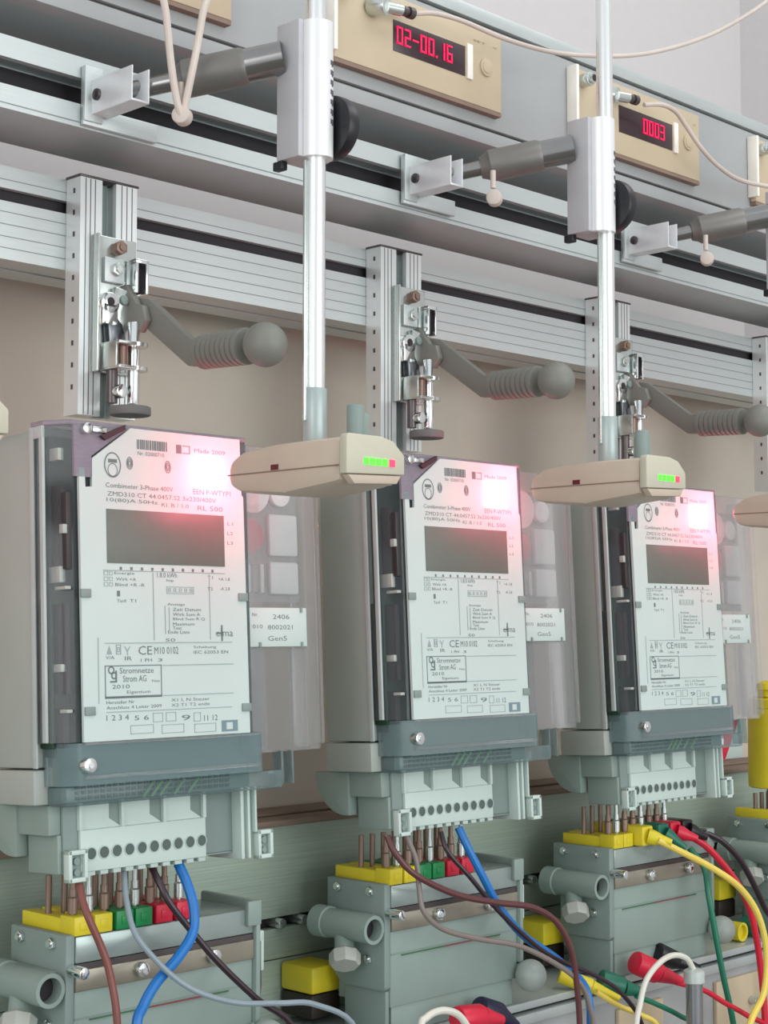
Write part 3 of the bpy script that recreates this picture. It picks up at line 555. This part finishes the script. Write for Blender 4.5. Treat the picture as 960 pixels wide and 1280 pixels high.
# ================================================================== READING HEADS, RODS, ARMS
def reading_head():
    t = thing('reading_head', (0.073, -0.163, 1.372), '', 'sensor', 'optical reading heads on rods')
    side = [(-0.1040, 1.3800), (-0.1040, 1.3960), (-0.1180, 1.4030), (-0.1500, 1.4055), (-0.2130, 1.4055), (-0.2130, 1.3765), (-0.1600, 1.3715), (-0.1150, 1.3755)]
    MB().prism(side, 'X', 0.0475, 0.0985, 0.0058).build('shell', SCAN, t)
    MB().box(0.0470, 0.0478, -0.2120, -0.1060, 1.3868, 1.3876).build('seam', BEIGED, t)
    MB().box(0.0470, 0.0480, -0.1560, -0.1490, 1.3880, 1.3915).build('side_slot', mat('dark_red_slot', (96, 24, 28), 0.5), t)
    cap = [(0.0470, 1.3815), (0.0990, 1.3835), (0.0990, 1.3960), (0.0890, 1.4045), (0.0780, 1.4070), (0.0490, 1.4070), (0.0470, 1.4050)]
    c = MB().prism(cap, 'Y', -0.2200, -0.2132, 0.0010).build('end_cap', SCANL, t)
    m = MB()
    for i in range(4): m.box(0.0620+i*0.0056, 0.0661+i*0.0056, -0.2206, -0.2198, 1.3880, 1.3925)
    m.build('green_led', GRNL, c); MB().box(0.0850, 0.0895, -0.2206, -0.2198, 1.3880, 1.3925).build('red_led', REDL, c)
    MB().prism([(0.0490, 1.3812), (0.0970, 1.3830), (0.0930, 1.3775), (0.0550, 1.3755)], 'Y', -0.2190, -0.2132, 0.0006).build('chin', SCAN, t)
    n = MB().cyl((0.0660, -0.1045, 1.3890), (0.0660, -0.0985, 1.3890), 0.0080, 0.0065, n=28).build('nose', SCAN, t)
    MB().cyl((0.0660, -0.0984, 1.3890), (0.0660, -0.0972, 1.3890), 0.0050, n=20).build('reading_led', BEAM, n)
    g = MB().cyl((0.0860, -0.1880, 1.4050), (0.0860, -0.1880, 1.4310), 0.0058, n=20, bev=0.0015).build('cable_gland', GREYD, t)
    MB().box(0.0880, 0.1010, -0.1860, -0.1780, 1.4050, 1.4270, 0.0010).build('gland_plate', GREY, t)
    # the LED's own light, just in front of the nose
    l = bpy.data.lights.new('reading_led_light', 'POINT'); l.energy = LEDW; l.color = (1.0, 0.13, 0.21); l.shadow_soft_size = 0.003;
    o = bpy.data.objects.new('reading_led_light', l); COL.objects.link(o); o.parent = t
    o.location = Vector((0.0660, -0.0962, 1.3890)) - t.location; o.rotation_euler = (math.radians(90), 0, 0)
    return t
LEDW = 0.27
def support_rod():
    X, Y = 0.069, -0.1675
    t = thing('support_rod', (X, Y, 1.4056), '', 'rod', 'rods holding the reading heads')
    MB().cyl((X, Y, 1.4400), (X, Y, 2.15), 0.0066, n=36).build('rod', CHROMEROD, t)
    MB().cyl((X, Y, 1.4060), (X, Y, 1.4420), 0.0078, n=32, bev=0.0008).build('sleeve', mat('grey_green_sleeve', (168, 182, 180), 0.35, 0.2), t)
    MB().box(X-0.0105, X-0.0065, Y-0.001, Y+0.001, 1.4200, 1.5920, 0.0004).build('guide_strip', STEEL, t)
    return t
CHROMEROD = mat('satin_steel_rod', (236, 238, 238), 0.22, 0.75, 0.01)
def swing_arm():
    t = thing('swing_arm', (-0.018, -0.0402, 1.64), '', 'arm', 'swing arms on the upper rail')
    MB().box(-0.0290, -0.0140, -0.0455, -0.0402, 1.6260, 1.6640, 0.0008).box(-0.0290, 0.0330, -0.0440, -0.0402, 1.6235, 1.6365, 0.0008).build('mounting_plate', ALU, t)
    b = MB().box(-0.0235, -0.0225, -0.0900, -0.0450, 1.6320, 1.6545, 0.0003).box(-0.0100, -0.0090, -0.0900, -0.0450, 1.6320, 1.6545, 0.0003).box(-0.0235, -0.0090, -0.0900, -0.0450, 1.6310, 1.6325, 0.0003).build('fork', mat('bright_plated_fork', (236, 238, 240), 0.35, 0.35), t)
    MB().cyl((-0.0255, -0.0520, 1.6430), (-0.0070, -0.0520, 1.6430), 0.0040, n=18, bev=0.0005).build('fork_pin', DSTEEL, b)
    p0 = Vector((-0.0160, -0.0650, 1.6425)); p1 = Vector((0.0560, -0.1500, 1.6640)); dr = (p1-p0).normalized(); L = (p1-p0).length
    MB().cyl(p0, p0+dr*0.045, 0.0062, n=24).build('thin_tube', TUBE, t)
    MB().lathe([(0.038, 0.0085), (0.043, 0.0105), (0.046, 0.0128), (0.085, 0.0128), (0.088, 0.0114)], p0, dr).build('grip_sleeve', mat('dull_grey_sleeve', (122, 120, 116), 0.45, 0.5), t)
    MB().cyl(p0+dr*0.086, p1, 0.0112, n=28).build('outer_tube', TUBE, t)
    MB().cyl((-0.005, -0.118, 1.6260), (-0.005, -0.118, 1.6400), 0.0022, n=12).cyl((0.0, -0.116, 1.6180), (-0.008, -0.121, 1.6180), 0.0062, n=20, bev=0.0015).build('hook_knob', CRMW, t)
    # slide block clamping the rod
    k = MB().box(0.0550, 0.0830, -0.1660, -0.1440, 1.5945, 1.6870, 0.0012).build('slide_block', mat('satin_pale_block', (182, 183, 186), 0.4, 0.1), t)
    h = MB().lathe([(0, 0.0112), (0.0915, 0.0112)], (0.0705, -0.1665, 1.5950), (0, 0, 1), 40).build('clamp_shell', mat('satin_white_shell', (240, 241, 241), 0.28, 0.35, 0.01), t)
    m = MB()
    for i in range(7):
        z = 1.6190+i*0.0066
        a0 = math.radians(24); r = 0.01125; cx = 0.0705+r*math.sin(a0); cy = -0.1665-r*math.cos(a0)
        M = Matrix.Translation((cx, cy, z)) @ Matrix.Rotation(a0, 4, 'Z')
        m.box(-0.0020, 0.0020, -0.0001, 0.0003, -0.0016, 0.0016, M=M); m.box(-0.0006, 0.0012, -0.0002, 0.0003, -0.0026, -0.0018, M=M)
    m.build('scale_mark', mat('dark_grey_print', (84, 80, 92), 0.7), h)
    MB().cyl((0.0832, -0.1640, 1.6200), (0.0930, -0.1640, 1.6200), 0.0215, n=44, bev=0.0015).build('clamp_wheel', BLACK, t)
    MB().box(0.0545, 0.0600, -0.1500, -0.1410, 1.5885, 1.5945, 0.0008).build('stop_foot', BLACK, t)
    return t
offs = {0: (0, 0, 0), 1: (D+0.016, -0.001, 0.010), 2: (2*D+0.014, -0.001, 0.004), -1: (-D+0.006, 0, 0.002)}
rh = reading_head(); rod = support_rod(); arm = swing_arm()
rh['label'] = 'reading head pointed at the nearest meter, end cap before the middle meter'
rod['label'] = 'leftmost steel rod, rising from the reading head of the nearest meter'
arm['label'] = 'leftmost swing arm with pale slide block, two cables hanging at its fork'
dup(rh, offs[1], 'reading head pointed at the middle meter, under the second rod')
dup(rod, offs[1], 'second steel rod, rising from the reading head of the middle meter')
dup(arm, (D+0.010, -0.001, 0.004), 'middle swing arm with pale slide block, below the short red reading')
dup(rh, offs[2], 'reading head cut by the right edge, pointed at the farthest meter')
dup(rod, offs[2], 'third steel rod just beyond the right edge')
dup(arm, (2*D+0.008, -0.001, 0.004), 'swing arm at the right edge, its slide block out of view')
dup(rh, offs[-1], 'reading head end just showing at the left edge of the picture')

# ================================================================== CONTACT CARRIERS
def carrier():
    t = thing('contact_carrier', (0.06, 0.0, 0.9652), '', 'carrier', 'contact carriers on the bench profile')
    MB().box(-0.0170, 0.1380, -0.0290, 0.0300, 0.9870, 1.0460, 0.001).box(-0.0140, 0.1340, -0.0270, 0.0260, 0.9654, 0.9870, 0.001).build('body', GREY, t)
    MB().box(-0.0165, 0.1375, -0.0293, -0.0286, 1.0276, 1.0288).build('body_groove', GREYD, t)
    s = MB().box(-0.0050, 0.1150, -0.0302, -0.0294, 1.0262, 1.0270).build('thread_green', mat('thread_dark_green', (52, 108, 64), 0.5), t)
    s.data.transform(Matrix.Identity(4)); s.name = 'coloured_thread'
    MB().box(0.0450, 0.1000, -0.0304, -0.0296, 1.0262, 1.0270).build('red_thread', mat('thread_red', (150, 60, 70), 0.5), t)
    MB().box(-0.0170, 0.1380, -0.0310, 0.0300, 1.0462, 1.0600, 0.0008).build('clamp_bar', mat('tarnished_bar', (152, 146, 132), 0.35, 0.5, 0.15), t)
    MB().box(-0.0170, 0.1380, -0.0296, 0.0300, 1.0602, 1.0640).build('seal_strip', DSTEEL, t)
    MB().box(-0.0170, 0.1380, -0.0300, 0.0300, 1.0642, 1.0820, 0.0015).build('top_bar', mat('satin_top_bar', (156, 170, 166), 0.25, 0.4), t)
    for x in (0.0350, 0.0980):
        MB().cyl((x, -0.0310, 1.0540), (x, -0.0365, 1.0540), 0.0050, n=20, bev=0.0010).cyl((x, -0.0364, 1.0540), (x, -0.0372, 1.0540), 0.0022, n=6).build('bar_screw', CHROME, t)
    # left end plate with bolts, sleeve and hand screw
    pl = [(-0.0300, 1.0835), (0.0360, 1.0835), (0.0360, 1.0540), (0.0280, 1.0500), (0.0280, 1.0080), (0.0180, 1.0000), (-0.0270, 1.0000), (-0.0300, 1.0030)]
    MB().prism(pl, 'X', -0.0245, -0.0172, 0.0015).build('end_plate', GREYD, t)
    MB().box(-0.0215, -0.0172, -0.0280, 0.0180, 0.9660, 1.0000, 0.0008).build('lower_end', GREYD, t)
    for (y, z) in ((0.0220, 1.0770), (-0.0150, 1.0770), (-0.0130, 1.0240)):
        MB().cyl((-0.0245, y, z), (-0.0275, y, z), 0.0040, n=6, bev=0.0006).cyl((-0.0274, y, z), (-0.0290, y, z), 0.0022, n=14).build('plate_bolt', CHROME, t)
    sl = MB().lathe([(0.012, 0.0084), (0, 0.0084), (0, 0.0112), (0.050, 0.0112), (0.0505, 0.0126), (0.064, 0.0126), (0.065, 0.0010)], (-0.0360, -0.0300, 1.0500), (0, 1, 0), 32, False).box(-0.0360, -0.0240, -0.0200, 0.0300, 1.0400, 1.0600, 0.001).cyl((-0.036, 0.004, 1.046), (-0.043, -0.004, 1.030), 0.0075, n=24).build('slide_sleeve', GREY, t)
    MB().cyl((-0.0360, -0.0200, 1.0500), (-0.0360, -0.0205, 1.0500), 0.0083, n=28).build('sleeve_bore', DARK, sl)
    MB().lathe([(0, 0.0105), (0.002, 0.0125), (0.010, 0.0125), (0.012, 0.0110)], (-0.0430, -0.0040, 1.0310), (-0.45, -0.5, -0.85), 8).build('hand_screw', mat('pale_hand_screw', (172, 176, 168), 0.5), t)
    MB().cyl((-0.0205, -0.0300, 1.0610), (-0.0205, -0.0460, 1.0610), 0.0040, n=20, bev=0.0008).build('clamp_bolt', CHROME, t)
    # right end: plate, loop and ball knob
    MB().box(0.1382, 0.1430, -0.0330, 0.0320, 1.0000, 1.0880, 0.0020).box(0.1300, 0.1430, -0.0335, -0.0292, 1.0700, 1.0880, 0.0012).build('right_end_plate', GREY, t)
    MB().box(0.1431, 0.1520, -0.0260, -0.0200, 1.0560, 1.0640, 0.0015).box(0.1490, 0.1520, -0.0260, -0.0200, 1.0350, 1.0640, 0.0010).build('latch', GREYT, t)
    MB().tube([(0.1505, -0.0230, 1.0360), (0.1500, -0.0235, 1.0200), (0.1440, -0.0250, 1.0060)], 0.0010).build('latch_spring', DSTEEL, t)
    MB().sph((0.1430, -0.0400, 0.9900), 0.0135, n=32).cyl((0.1430, -0.0270, 0.9950), (0.1430, -0.0360, 0.9920), 0.0050, n=16).build('ball_knob', mat('pale_ball_knob', (158, 168, 162), 0.4), t)
    # spring contact pins reaching up to the meter terminals
    for i in range(8):
        x = -0.0130+i*0.0128; m = BRASS if i % 3 != 1 else STEEL
        q = MB().cyl((x, -0.0200, 1.0820), (x, -0.0200, 1.1210), 0.0019, n=14).lathe([(0, 0.0034), (0.010, 0.0034), (0.011, 0.0026), (0.016, 0.0026)], (x, -0.0200, 1.0960), (0, 0, 1), 18).build('contact_pin', m, t)
        MB().cyl((x, 0.0080, 1.0820), (x, 0.0080, 1.1180), 0.0022, n=14).build('contact_pin', BRASS, t)
    return t
ca = carrier(); ca['label'] = 'grey contact carrier under the nearest meter, with brown and blue cables'
dup(ca, (D-0.0015, 0, 0), 'grey contact carrier under the middle meter, ball knob at its right foot')
dup(ca, (2*D-0.008, 0, 0), 'grey contact carrier under the farthest meter, yellow plug on its top')
ca3 = dup(ca, (3*D-0.010, 0, 0), 'grey contact carrier at the right edge below the yellow canister')

for c in ca3.children:
    if c.name.startswith('contact_pin'): c.scale.z = 0.94
def small_plug(x, k, m, label, y1=0.034):
    X = k*D+x; t = thing('test_plug', (X, 0.0, 1.0822), label, 'plug', 'short test plugs on the contact carriers')
    MB().box(X-0.0072, X+0.0072, -0.0310, -0.0140, 1.0824, 1.0950, 0.0010).box(X-0.0060, X+0.0060, -0.0140, y1, 1.0824, 1.0925, 0.0008).build('plug_body', m, t)
    MB().box(X-0.0030, X+0.0030, -0.0316, -0.0309, 1.0860, 1.0912, 0.0003).build('plug_window', m, t)
U0 = 'contact carrier under the nearest meter'; U1 = 'contact carrier under the middle meter'
for k, U in ((0, U0), (1, U1)):
    s = -0.002 if k else 0.0
    small_plug(-0.0115+s, k, YEL, 'leftmost yellow test plug on the '+U, 0.033); small_plug(0.0050+s, k, YEL, 'second yellow test plug on the '+U)
    small_plug(0.0225+s, k, GRN, 'left green test plug on the '+U); small_plug(0.0385+s, k, GRN, 'right green test plug on the '+U)
    small_plug(0.0560+s, k, RED, 'left red test plug on the '+U); small_plug(0.0740+s, k, RED, 'right red test plug on the '+U)
small_plug(-0.0190, 2, YEL, 'long yellow test plug on the left end of the carrier under the farthest meter', 0.030)
small_plug(-0.0040, 2, YEL, 'small yellow test plug beside the big yellow cable plug')
small_plug(-0.0220, 3, YEL, 'yellow test plug under the yellow canister at the right edge', 0.030)

def cable_plug(name, pts, r, m, label):
    """a fat plug sleeve with a tapered tail, along pts[0] -> pts[1] -> pts[2]"""
    a, b_, c = [Vector(p) for p in pts]; t = thing(name, tuple(a), label, 'plug', 'coloured cable plugs')
    MB().cyl(a, b_, r, n=20, bev=r*0.2).build('plug_sleeve', m, t)
    d = (c-b_); MB().lathe([(0, r*0.85), (d.length*0.5, r*0.6), (d.length, r*0.4)], b_, d, 18).build('strain_relief', m, t)
def stack_plug(X, m, label, tail):
    t = thing('stacking_plug', (X, 0.0, 1.0826), label, 'plug', 'stacking cable plugs on the farthest carrier')
    MB().box(X-0.0085, X+0.0085, -0.0400, 0.0200, 1.0826, 1.1010, 0.0020).build('plug_body', m, t)
    a = Vector((X, -0.040, 1.0915)); d = Vector(tail)-a
    MB().lathe([(0, 0.0075), (0.006, 0.0070), (d.length*0.6, 0.0048), (d.length, 0.0032)], a, d, 18).build('strain_relief', m, t)
XX = 2*D-0.008
stack_plug(XX+0.0220, YEL, 'big yellow stacking plug on the carrier under the farthest meter', (XX+0.034, -0.058, 1.0860))
stack_plug(XX+0.0480, DGRN, 'dark green stacking plug behind the big yellow one', (XX+0.062, -0.054, 1.0780))
stack_plug(XX+0.0680, RED, 'red stacking plug between the green and the black one', (XX+0.082, -0.054, 1.0850))
stack_plug(XX+0.0880, BLACK, 'black stacking plug at the right of the red one', (XX+0.104, -0.050, 1.0840))

# big safety plugs between the carriers
def safety_plug(x, y, z, label):
    t = thing('safety_plug', (x, y, z), label, 'plug', 'yellow and black safety plugs between the carriers')
    MB().box(x-0.0170, x+0.0170, y-0.014, 0.0745, z, z+0.0220, 0.003).build('yellow_shell', YEL, t)
    MB().box(x-0.0165, x+0.0165, y-0.013, 0.0745, z-0.0200, z-0.0002, 0.003).build('black_shell', mat('brownish_black_plastic', (44, 36, 30), 0.5), t)
safety_plug(0.275, 0.050, 0.9900, 'yellow and black plug left of the carrier under the middle meter')
safety_plug(0.570, 0.050, 0.9880, 'yellow and black plug left of the carrier under the farthest meter')
safety_plug(0.866, 0.050, 0.9950, 'yellow and black plug left of the carrier at the right edge')

# yellow canister standing over the empty position
t = thing('test_canister', (0.905, 0.0, 1.0925), 'yellow cylindrical canister at the right edge, where a meter is missing', 'canister')
MB().lathe([(0, 0.0270), (0.001, 0.0285), (0.083, 0.0285), (0.0835, 0.0275), (0.085, 0.0275), (0.0855, 0.0285), (0.094, 0.0285), (0.097, 0.0200)], (0.905, 0.0, 1.1140), (0, 0, 1), 44).build('canister_body', YEL, t)
MB().lathe([(0, 0.0110), (0.006, 0.0110), (0.008, 0.0140), (0.014, 0.0120), (0.017, 0.0060)], (0.893, 0.0, 1.2110), (0, 0, 1), 24).build('knob', YEL, t)
for dx in (-0.012, 0.008): MB().cyl((0.905+dx, 0, 1.0935), (0.905+dx, 0, 1.1142), 0.0030, n=14).build('contact_pin', BRASS, t)

# hazard tape on the board
t = thing('warning_tape', (1.02, 0.1296, 1.15), 'red and white diagonal warning tape on the beige board right of the farthest meter', 'sign')
MB().box(0.930, 1.045, 0.1290, 0.1299, 1.1305, 1.1755, 0.0001).build('white_tape', LABEL, t)
for x in (0.905, 0.968): MB().prism([(max(x, 0.930), 1.1306), (x+0.040, 1.1306), (x+0.070, 1.1754), (x+0.032, 1.1754)], 'Y', 0.1287, 0.1290).build('red_stripe', RED, t)

# ================================================================== CABLES
WIRES = {
'brown1':[(-0.0295,-0.0500,1.1238),(-0.0304,-0.0560,1.1108),(-0.0289,-0.0620,1.0987),(-0.0221,-0.0660,1.0806),(-0.0179,-0.0700,1.0629),(-0.0155,-0.0750,1.0306)],
'grey1':[(0.0105,-0.0450,1.1232),(0.0075,-0.0520,1.1059),(0.0068,-0.0620,1.0864),(0.0153,-0.0700,1.0708),(0.0304,-0.0780,1.0542),(0.0471,-0.0850,1.0434),(0.0742,-0.0900,1.0341),(0.1057,-0.0950,1.0298),(0.1348,-0.1000,1.0248),(0.1688,-0.1050,1.0023)],
'blue1':[(0.0564,-0.0450,1.1237),(0.0562,-0.0550,1.1113),(0.0563,-0.0620,1.0960),(0.0526,-0.0660,1.0809),(0.0395,-0.0680,1.0671),(0.0194,-0.0700,1.0532),(0.0070,-0.0720,1.0400),(-0.0008,-0.0750,1.0256)],
'black1':[(0.0338,-0.0450,1.1234),(0.0337,-0.0540,1.1137),(0.0380,-0.0600,1.1006),(0.0521,-0.0640,1.0823),(0.0732,-0.0700,1.0573),(0.1015,-0.0750,1.0305),(0.1329,-0.0800,1.0032)],
'brown2':[(0.2616,-0.0450,1.1242),(0.2642,-0.0520,1.1105),(0.2782,-0.0600,1.0939),(0.3178,-0.0660,1.0753),(0.3592,-0.0720,1.0648),(0.3974,-0.0780,1.0571),(0.4236,-0.0820,1.0427),(0.4387,-0.0850,1.0195),(0.4456,-0.0860,0.9891),(0.4494,-0.0860,0.9492)],
'grey2':[(0.2831,-0.0450,1.1222),(0.2867,-0.0520,1.1039),(0.2860,-0.0560,1.0828),(0.2872,-0.0600,1.0646),(0.3059,-0.0640,1.0492),(0.3418,-0.0700,1.0377),(0.3842,-0.0760,1.0271),(0.4284,-0.0820,1.0055),(0.4534,-0.0850,0.9864),(0.4638,-0.0860,0.9652),(0.4680,-0.0860,0.9460)],
'black2':[(0.3231,-0.0450,1.1218),(0.3240,-0.0520,1.1065),(0.3418,-0.0600,1.0852),(0.3636,-0.0640,1.0621),(0.3939,-0.0680,1.0363),(0.4305,-0.0720,1.0116),(0.4825,-0.0780,0.9889),(0.5194,-0.0800,0.9666),(0.5455,-0.0820,0.9318)],
'blue2':[(0.3443,-0.0450,1.1237),(0.3481,-0.0520,1.1073),(0.3588,-0.0580,1.0844),(0.3758,-0.0620,1.0572),(0.4014,-0.0660,1.0318),(0.4383,-0.0700,1.0089),(0.4688,-0.0740,0.9851),(0.4733,-0.0780,0.9670),(0.4714,-0.0800,0.9444)],
'yellow3':[(0.6148,-0.0500,1.0889),(0.6362,-0.0600,1.0775),(0.6739,-0.0700,1.0592),(0.7058,-0.0800,1.0380),(0.7294,-0.0850,1.0095),(0.7378,-0.0880,0.9747),(0.7291,-0.0900,0.9387),(0.6969,-0.0920,0.9072)],
'green3':[(0.6816,-0.0400,1.0742),(0.6876,-0.0520,1.0559),(0.6830,-0.0600,1.0309),(0.6857,-0.0640,1.0011),(0.6921,-0.0680,0.9597),(0.7081,-0.0700,0.9015)],
'red3':[(0.6819,-0.0400,1.0856),(0.6979,-0.0500,1.0736),(0.7236,-0.0600,1.0453),(0.7417,-0.0660,1.0171),(0.7501,-0.0700,0.9820),(0.7557,-0.0720,0.9394),(0.7552,-0.0750,0.8942)],
'black3':[(0.7216,-0.0300,1.0850),(0.7385,-0.0400,1.0750),(0.7571,-0.0480,1.0560),(0.7748,-0.0520,1.0311),(0.7899,-0.0550,1.0061),(0.8073,-0.0550,0.9842)],
'greenlow':[(0.5647,-0.0600,0.9564),(0.5881,-0.0650,0.9463),(0.6183,-0.0700,0.9315),(0.6428,-0.0750,0.9137)],
'redlow':[(0.6271,-0.0600,0.9588),(0.6638,-0.0660,0.9467),(0.6910,-0.0700,0.9319),(0.7291,-0.0720,0.9133),(0.7596,-0.0750,0.8934)],
'yellowlow':[(0.5060,-0.0600,0.9691),(0.5325,-0.0660,0.9534),(0.5565,-0.0700,0.9432),(0.5795,-0.0750,0.9247)],
'white1':[(0.2408,-0.1000,0.9878),(0.2469,-0.1000,0.9972),(0.2636,-0.1000,0.9997),(0.2815,-0.1000,0.9938),(0.2933,-0.1000,0.9817),(0.2941,-0.1000,0.9756)],
'white2':[(0.5226,-0.0900,0.9372),(0.5289,-0.0900,0.9599),(0.5387,-0.0900,0.9788),(0.5594,-0.0900,0.9910),(0.5803,-0.0900,0.9942),(0.6003,-0.0900,0.9886),(0.6114,-0.0900,0.9770)],
'top1':[(0.2627,-0.0750,1.7708),(0.2816,-0.0800,1.7746),(0.3096,-0.0850,1.7743),(0.3535,-0.0900,1.7706),(0.4104,-0.0950,1.7724),(0.4709,-0.1000,1.7831),(0.5305,-0.1000,1.7996),(0.5939,-0.1000,1.8241),(0.6617,-0.1000,1.8566),(0.7344,-0.1000,1.9003),(0.7729,-0.1000,1.9300)],
'top2':[(0.5640,-0.0800,1.7657),(0.5862,-0.0850,1.7697),(0.6081,-0.0850,1.7679),(0.6250,-0.0850,1.7579),(0.6475,-0.0850,1.7434),(0.6774,-0.0850,1.7309),(0.7169,-0.0850,1.7245),(0.7763,-0.0850,1.7289)],
'hang1':[(-0.0224,-0.1200,1.7030),(-0.0189,-0.1200,1.6802),(-0.0146,-0.1200,1.6495),(-0.0098,-0.1200,1.6269),(-0.0051,-0.1200,1.6158)],
'hang2':[(0.0147,-0.1250,1.7123),(0.0081,-0.1250,1.6915),(0.0024,-0.1250,1.6632),(-0.0027,-0.1250,1.6407),(-0.0051,-0.1200,1.6158)],
}
for k_ in ('brown1', 'grey1', 'blue1', 'black1', 'brown2', 'grey2', 'black2', 'blue2', 'yellow3', 'green3', 'red3', 'black3', 'greenlow', 'redlow', 'yellowlow', 'white1'):
    x, y, z = WIRES[k_][-1]; WIRES[k_] += [(x, y, z-0.06), (x+0.004, y, z-0.20)]      # the cables go on down below the bench
for k_ in ('white1', 'white2'):
    x, y, z = WIRES[k_][0]; WIRES[k_] = [(x-0.003, y, z-0.20), (x, y, z-0.06)]+WIRES[k_]
for k_ in ('hang1', 'hang2'):
    x, y, z = WIRES[k_][0]; WIRES[k_] = [(x, y, z+0.45), (x, y, z+0.08)]+WIRES[k_]
def wire(key, r, m, label, cat='cable', name='cable'):
    o = MB().tube(WIRES[key], r, 10, 6).build(name, m); tag(o, label, cat); return o
wire('brown1', 0.0026, BROWN, 'brown cable hanging from the left end of the nearest meter', name='test_cable')
wire('grey1', 0.0020, GWIRE, 'pale grey cable sweeping right across the nearest contact carrier', name='test_cable')
wire('blue1', 0.0036, BLUE, 'thick blue cable curling down left over the nearest contact carrier', name='test_cable')
wire('black1', 0.0024, BLKW, 'black cable running down right over the nearest contact carrier', name='test_cable')
wire('brown2', 0.0026, BROWN2, 'dark brown cable from the middle meter bending down at the ball knob', name='test_cable')
wire('grey2', 0.0022, GWIRE2, 'brownish grey cable looping over the middle contact carrier', name='test_cable')
wire('black2', 0.0020, BLKW, 'black cable from the middle meter running far to lower right', name='test_cable')
wire('blue2', 0.0034, BLUE, 'thick blue cable from the middle meter ending at the bottom edge', name='test_cable')
wire('yellow3', 0.0032, YELW, 'yellow cable arching down at the right edge', name='test_cable')
wire('green3', 0.0029, GRNW, 'green cable hanging in front of the farthest contact carrier', name='test_cable')
wire('red3', 0.0033, REDW, 'red cable arching down inside the yellow one', name='test_cable')
wire('black3', 0.0030, BLKW, 'black cable leaving the black stacking plug at right', name='test_cable')
wire('greenlow', 0.0024, GRNW, 'green cable below the farthest contact carrier', name='test_cable')
wire('redlow', 0.0026, REDW, 'red cable behind the small chrome tube', name='test_cable')
wire('yellowlow', 0.0024, YELW, 'short yellow cable at the bottom edge below the green plug', name='test_cable')
wire('white1', 0.0028, WHTW, 'white cable arch at the bottom edge below the middle carrier', name='white_cable')
wire('white2', 0.0026, WHTW, 'white cable looping into the small chrome tube', name='white_cable')
wire('top1', 0.0020, CRMW, 'cream signal cable sagging across the top of the picture', name='signal_cable')
wire('top2', 0.0022, CRMW, 'cream signal cable drooping right of the second rod', name='signal_cable')
wire('hang1', 0.0025, CRMW, 'left of the two cream cables hanging at the first swing arm', name='signal_cable')
wire('hang2', 0.0025, CRMW, 'right of the two cream cables hanging at the first swing arm', name='signal_cable')

# plugs along the bottom
cable_plug('cable_plug', ((0.505, -0.020, 0.978), (0.524, -0.042, 0.968), (0.540, -0.060, 0.958)), 0.0070, YEL, 'yellow cable plug under the ball knob of the middle carrier')
cable_plug('cable_plug', ((0.538, -0.040, 0.972), (0.556, -0.052, 0.964), (0.575, -0.060, 0.9585)), 0.0095, DGRN, 'dark green cable plug below the farthest carrier')
cable_plug('cable_plug', ((0.582, -0.046, 0.982), (0.606, -0.054, 0.970), (0.634, -0.060, 0.9590)), 0.0105, RED, 'red cable plug left of the small chrome tube')
cable_plug('cable_plug', ((0.640, -0.030, 0.981), (0.662, -0.036, 0.970), (0.680, -0.050, 0.962)), 0.0090, BLACK, 'black cable plug behind the small chrome tube')
cable_plug('cable_plug', ((0.325, -0.060, 0.9760), (0.352, -0.062, 0.9740), (0.375, -0.064, 0.968)), 0.0105, RED, 'red cable plug at the bottom edge under the middle carrier')
cable_plug('cable_plug', ((0.368, -0.045, 0.9750), (0.392, -0.047, 0.9660), (0.410, -0.050, 0.955)), 0.0105, NAVY, 'navy cable plug at the bottom edge under the middle carrier')
for (x, m, l) in ((0.808, YEL, 'round yellow socket left of the carrier at the right edge'), (0.842, DGRN, 'round green socket left of the carrier at the right edge')):
    t = thing('round_socket', (x, -0.01, 0.9653), l, 'socket', 'round sockets near the right edge')
    MB().lathe([(0.006, 0.0070), (0, 0.0070), (0, 0.0095), (0.020, 0.0095), (0.020, 0.0070)], (x, -0.018, 0.9753), (0, 1, 0), 28, False).build('socket_ring', m, t)
    MB().cyl((x, -0.014, 0.9753), (x, 0.0, 0.9753), 0.0070, n=24).build('socket_core', BLACK if m is not YEL else YEL, t)

t = thing('chrome_tube', (0.6122, -0.09, 0.89), 'small upright chrome tube with a white cable entering its cap', 'tube')
MB().cyl((0.6122, -0.09, 0.890), (0.6122, -0.09, 0.9650), 0.0076, n=32).build('tube_body', mat('dull_chrome', (150, 152, 154), 0.25, 0.9), t)
MB().lathe([(0, 0.0085), (0.001, 0.0095), (0.011, 0.0095), (0.013, 0.0060)], (0.6122, -0.09, 0.9650), (0, 0, 1), 32).build('tube_cap', mat('clear_grey_cap', (200, 210, 206), 0.2, 0.3), t)
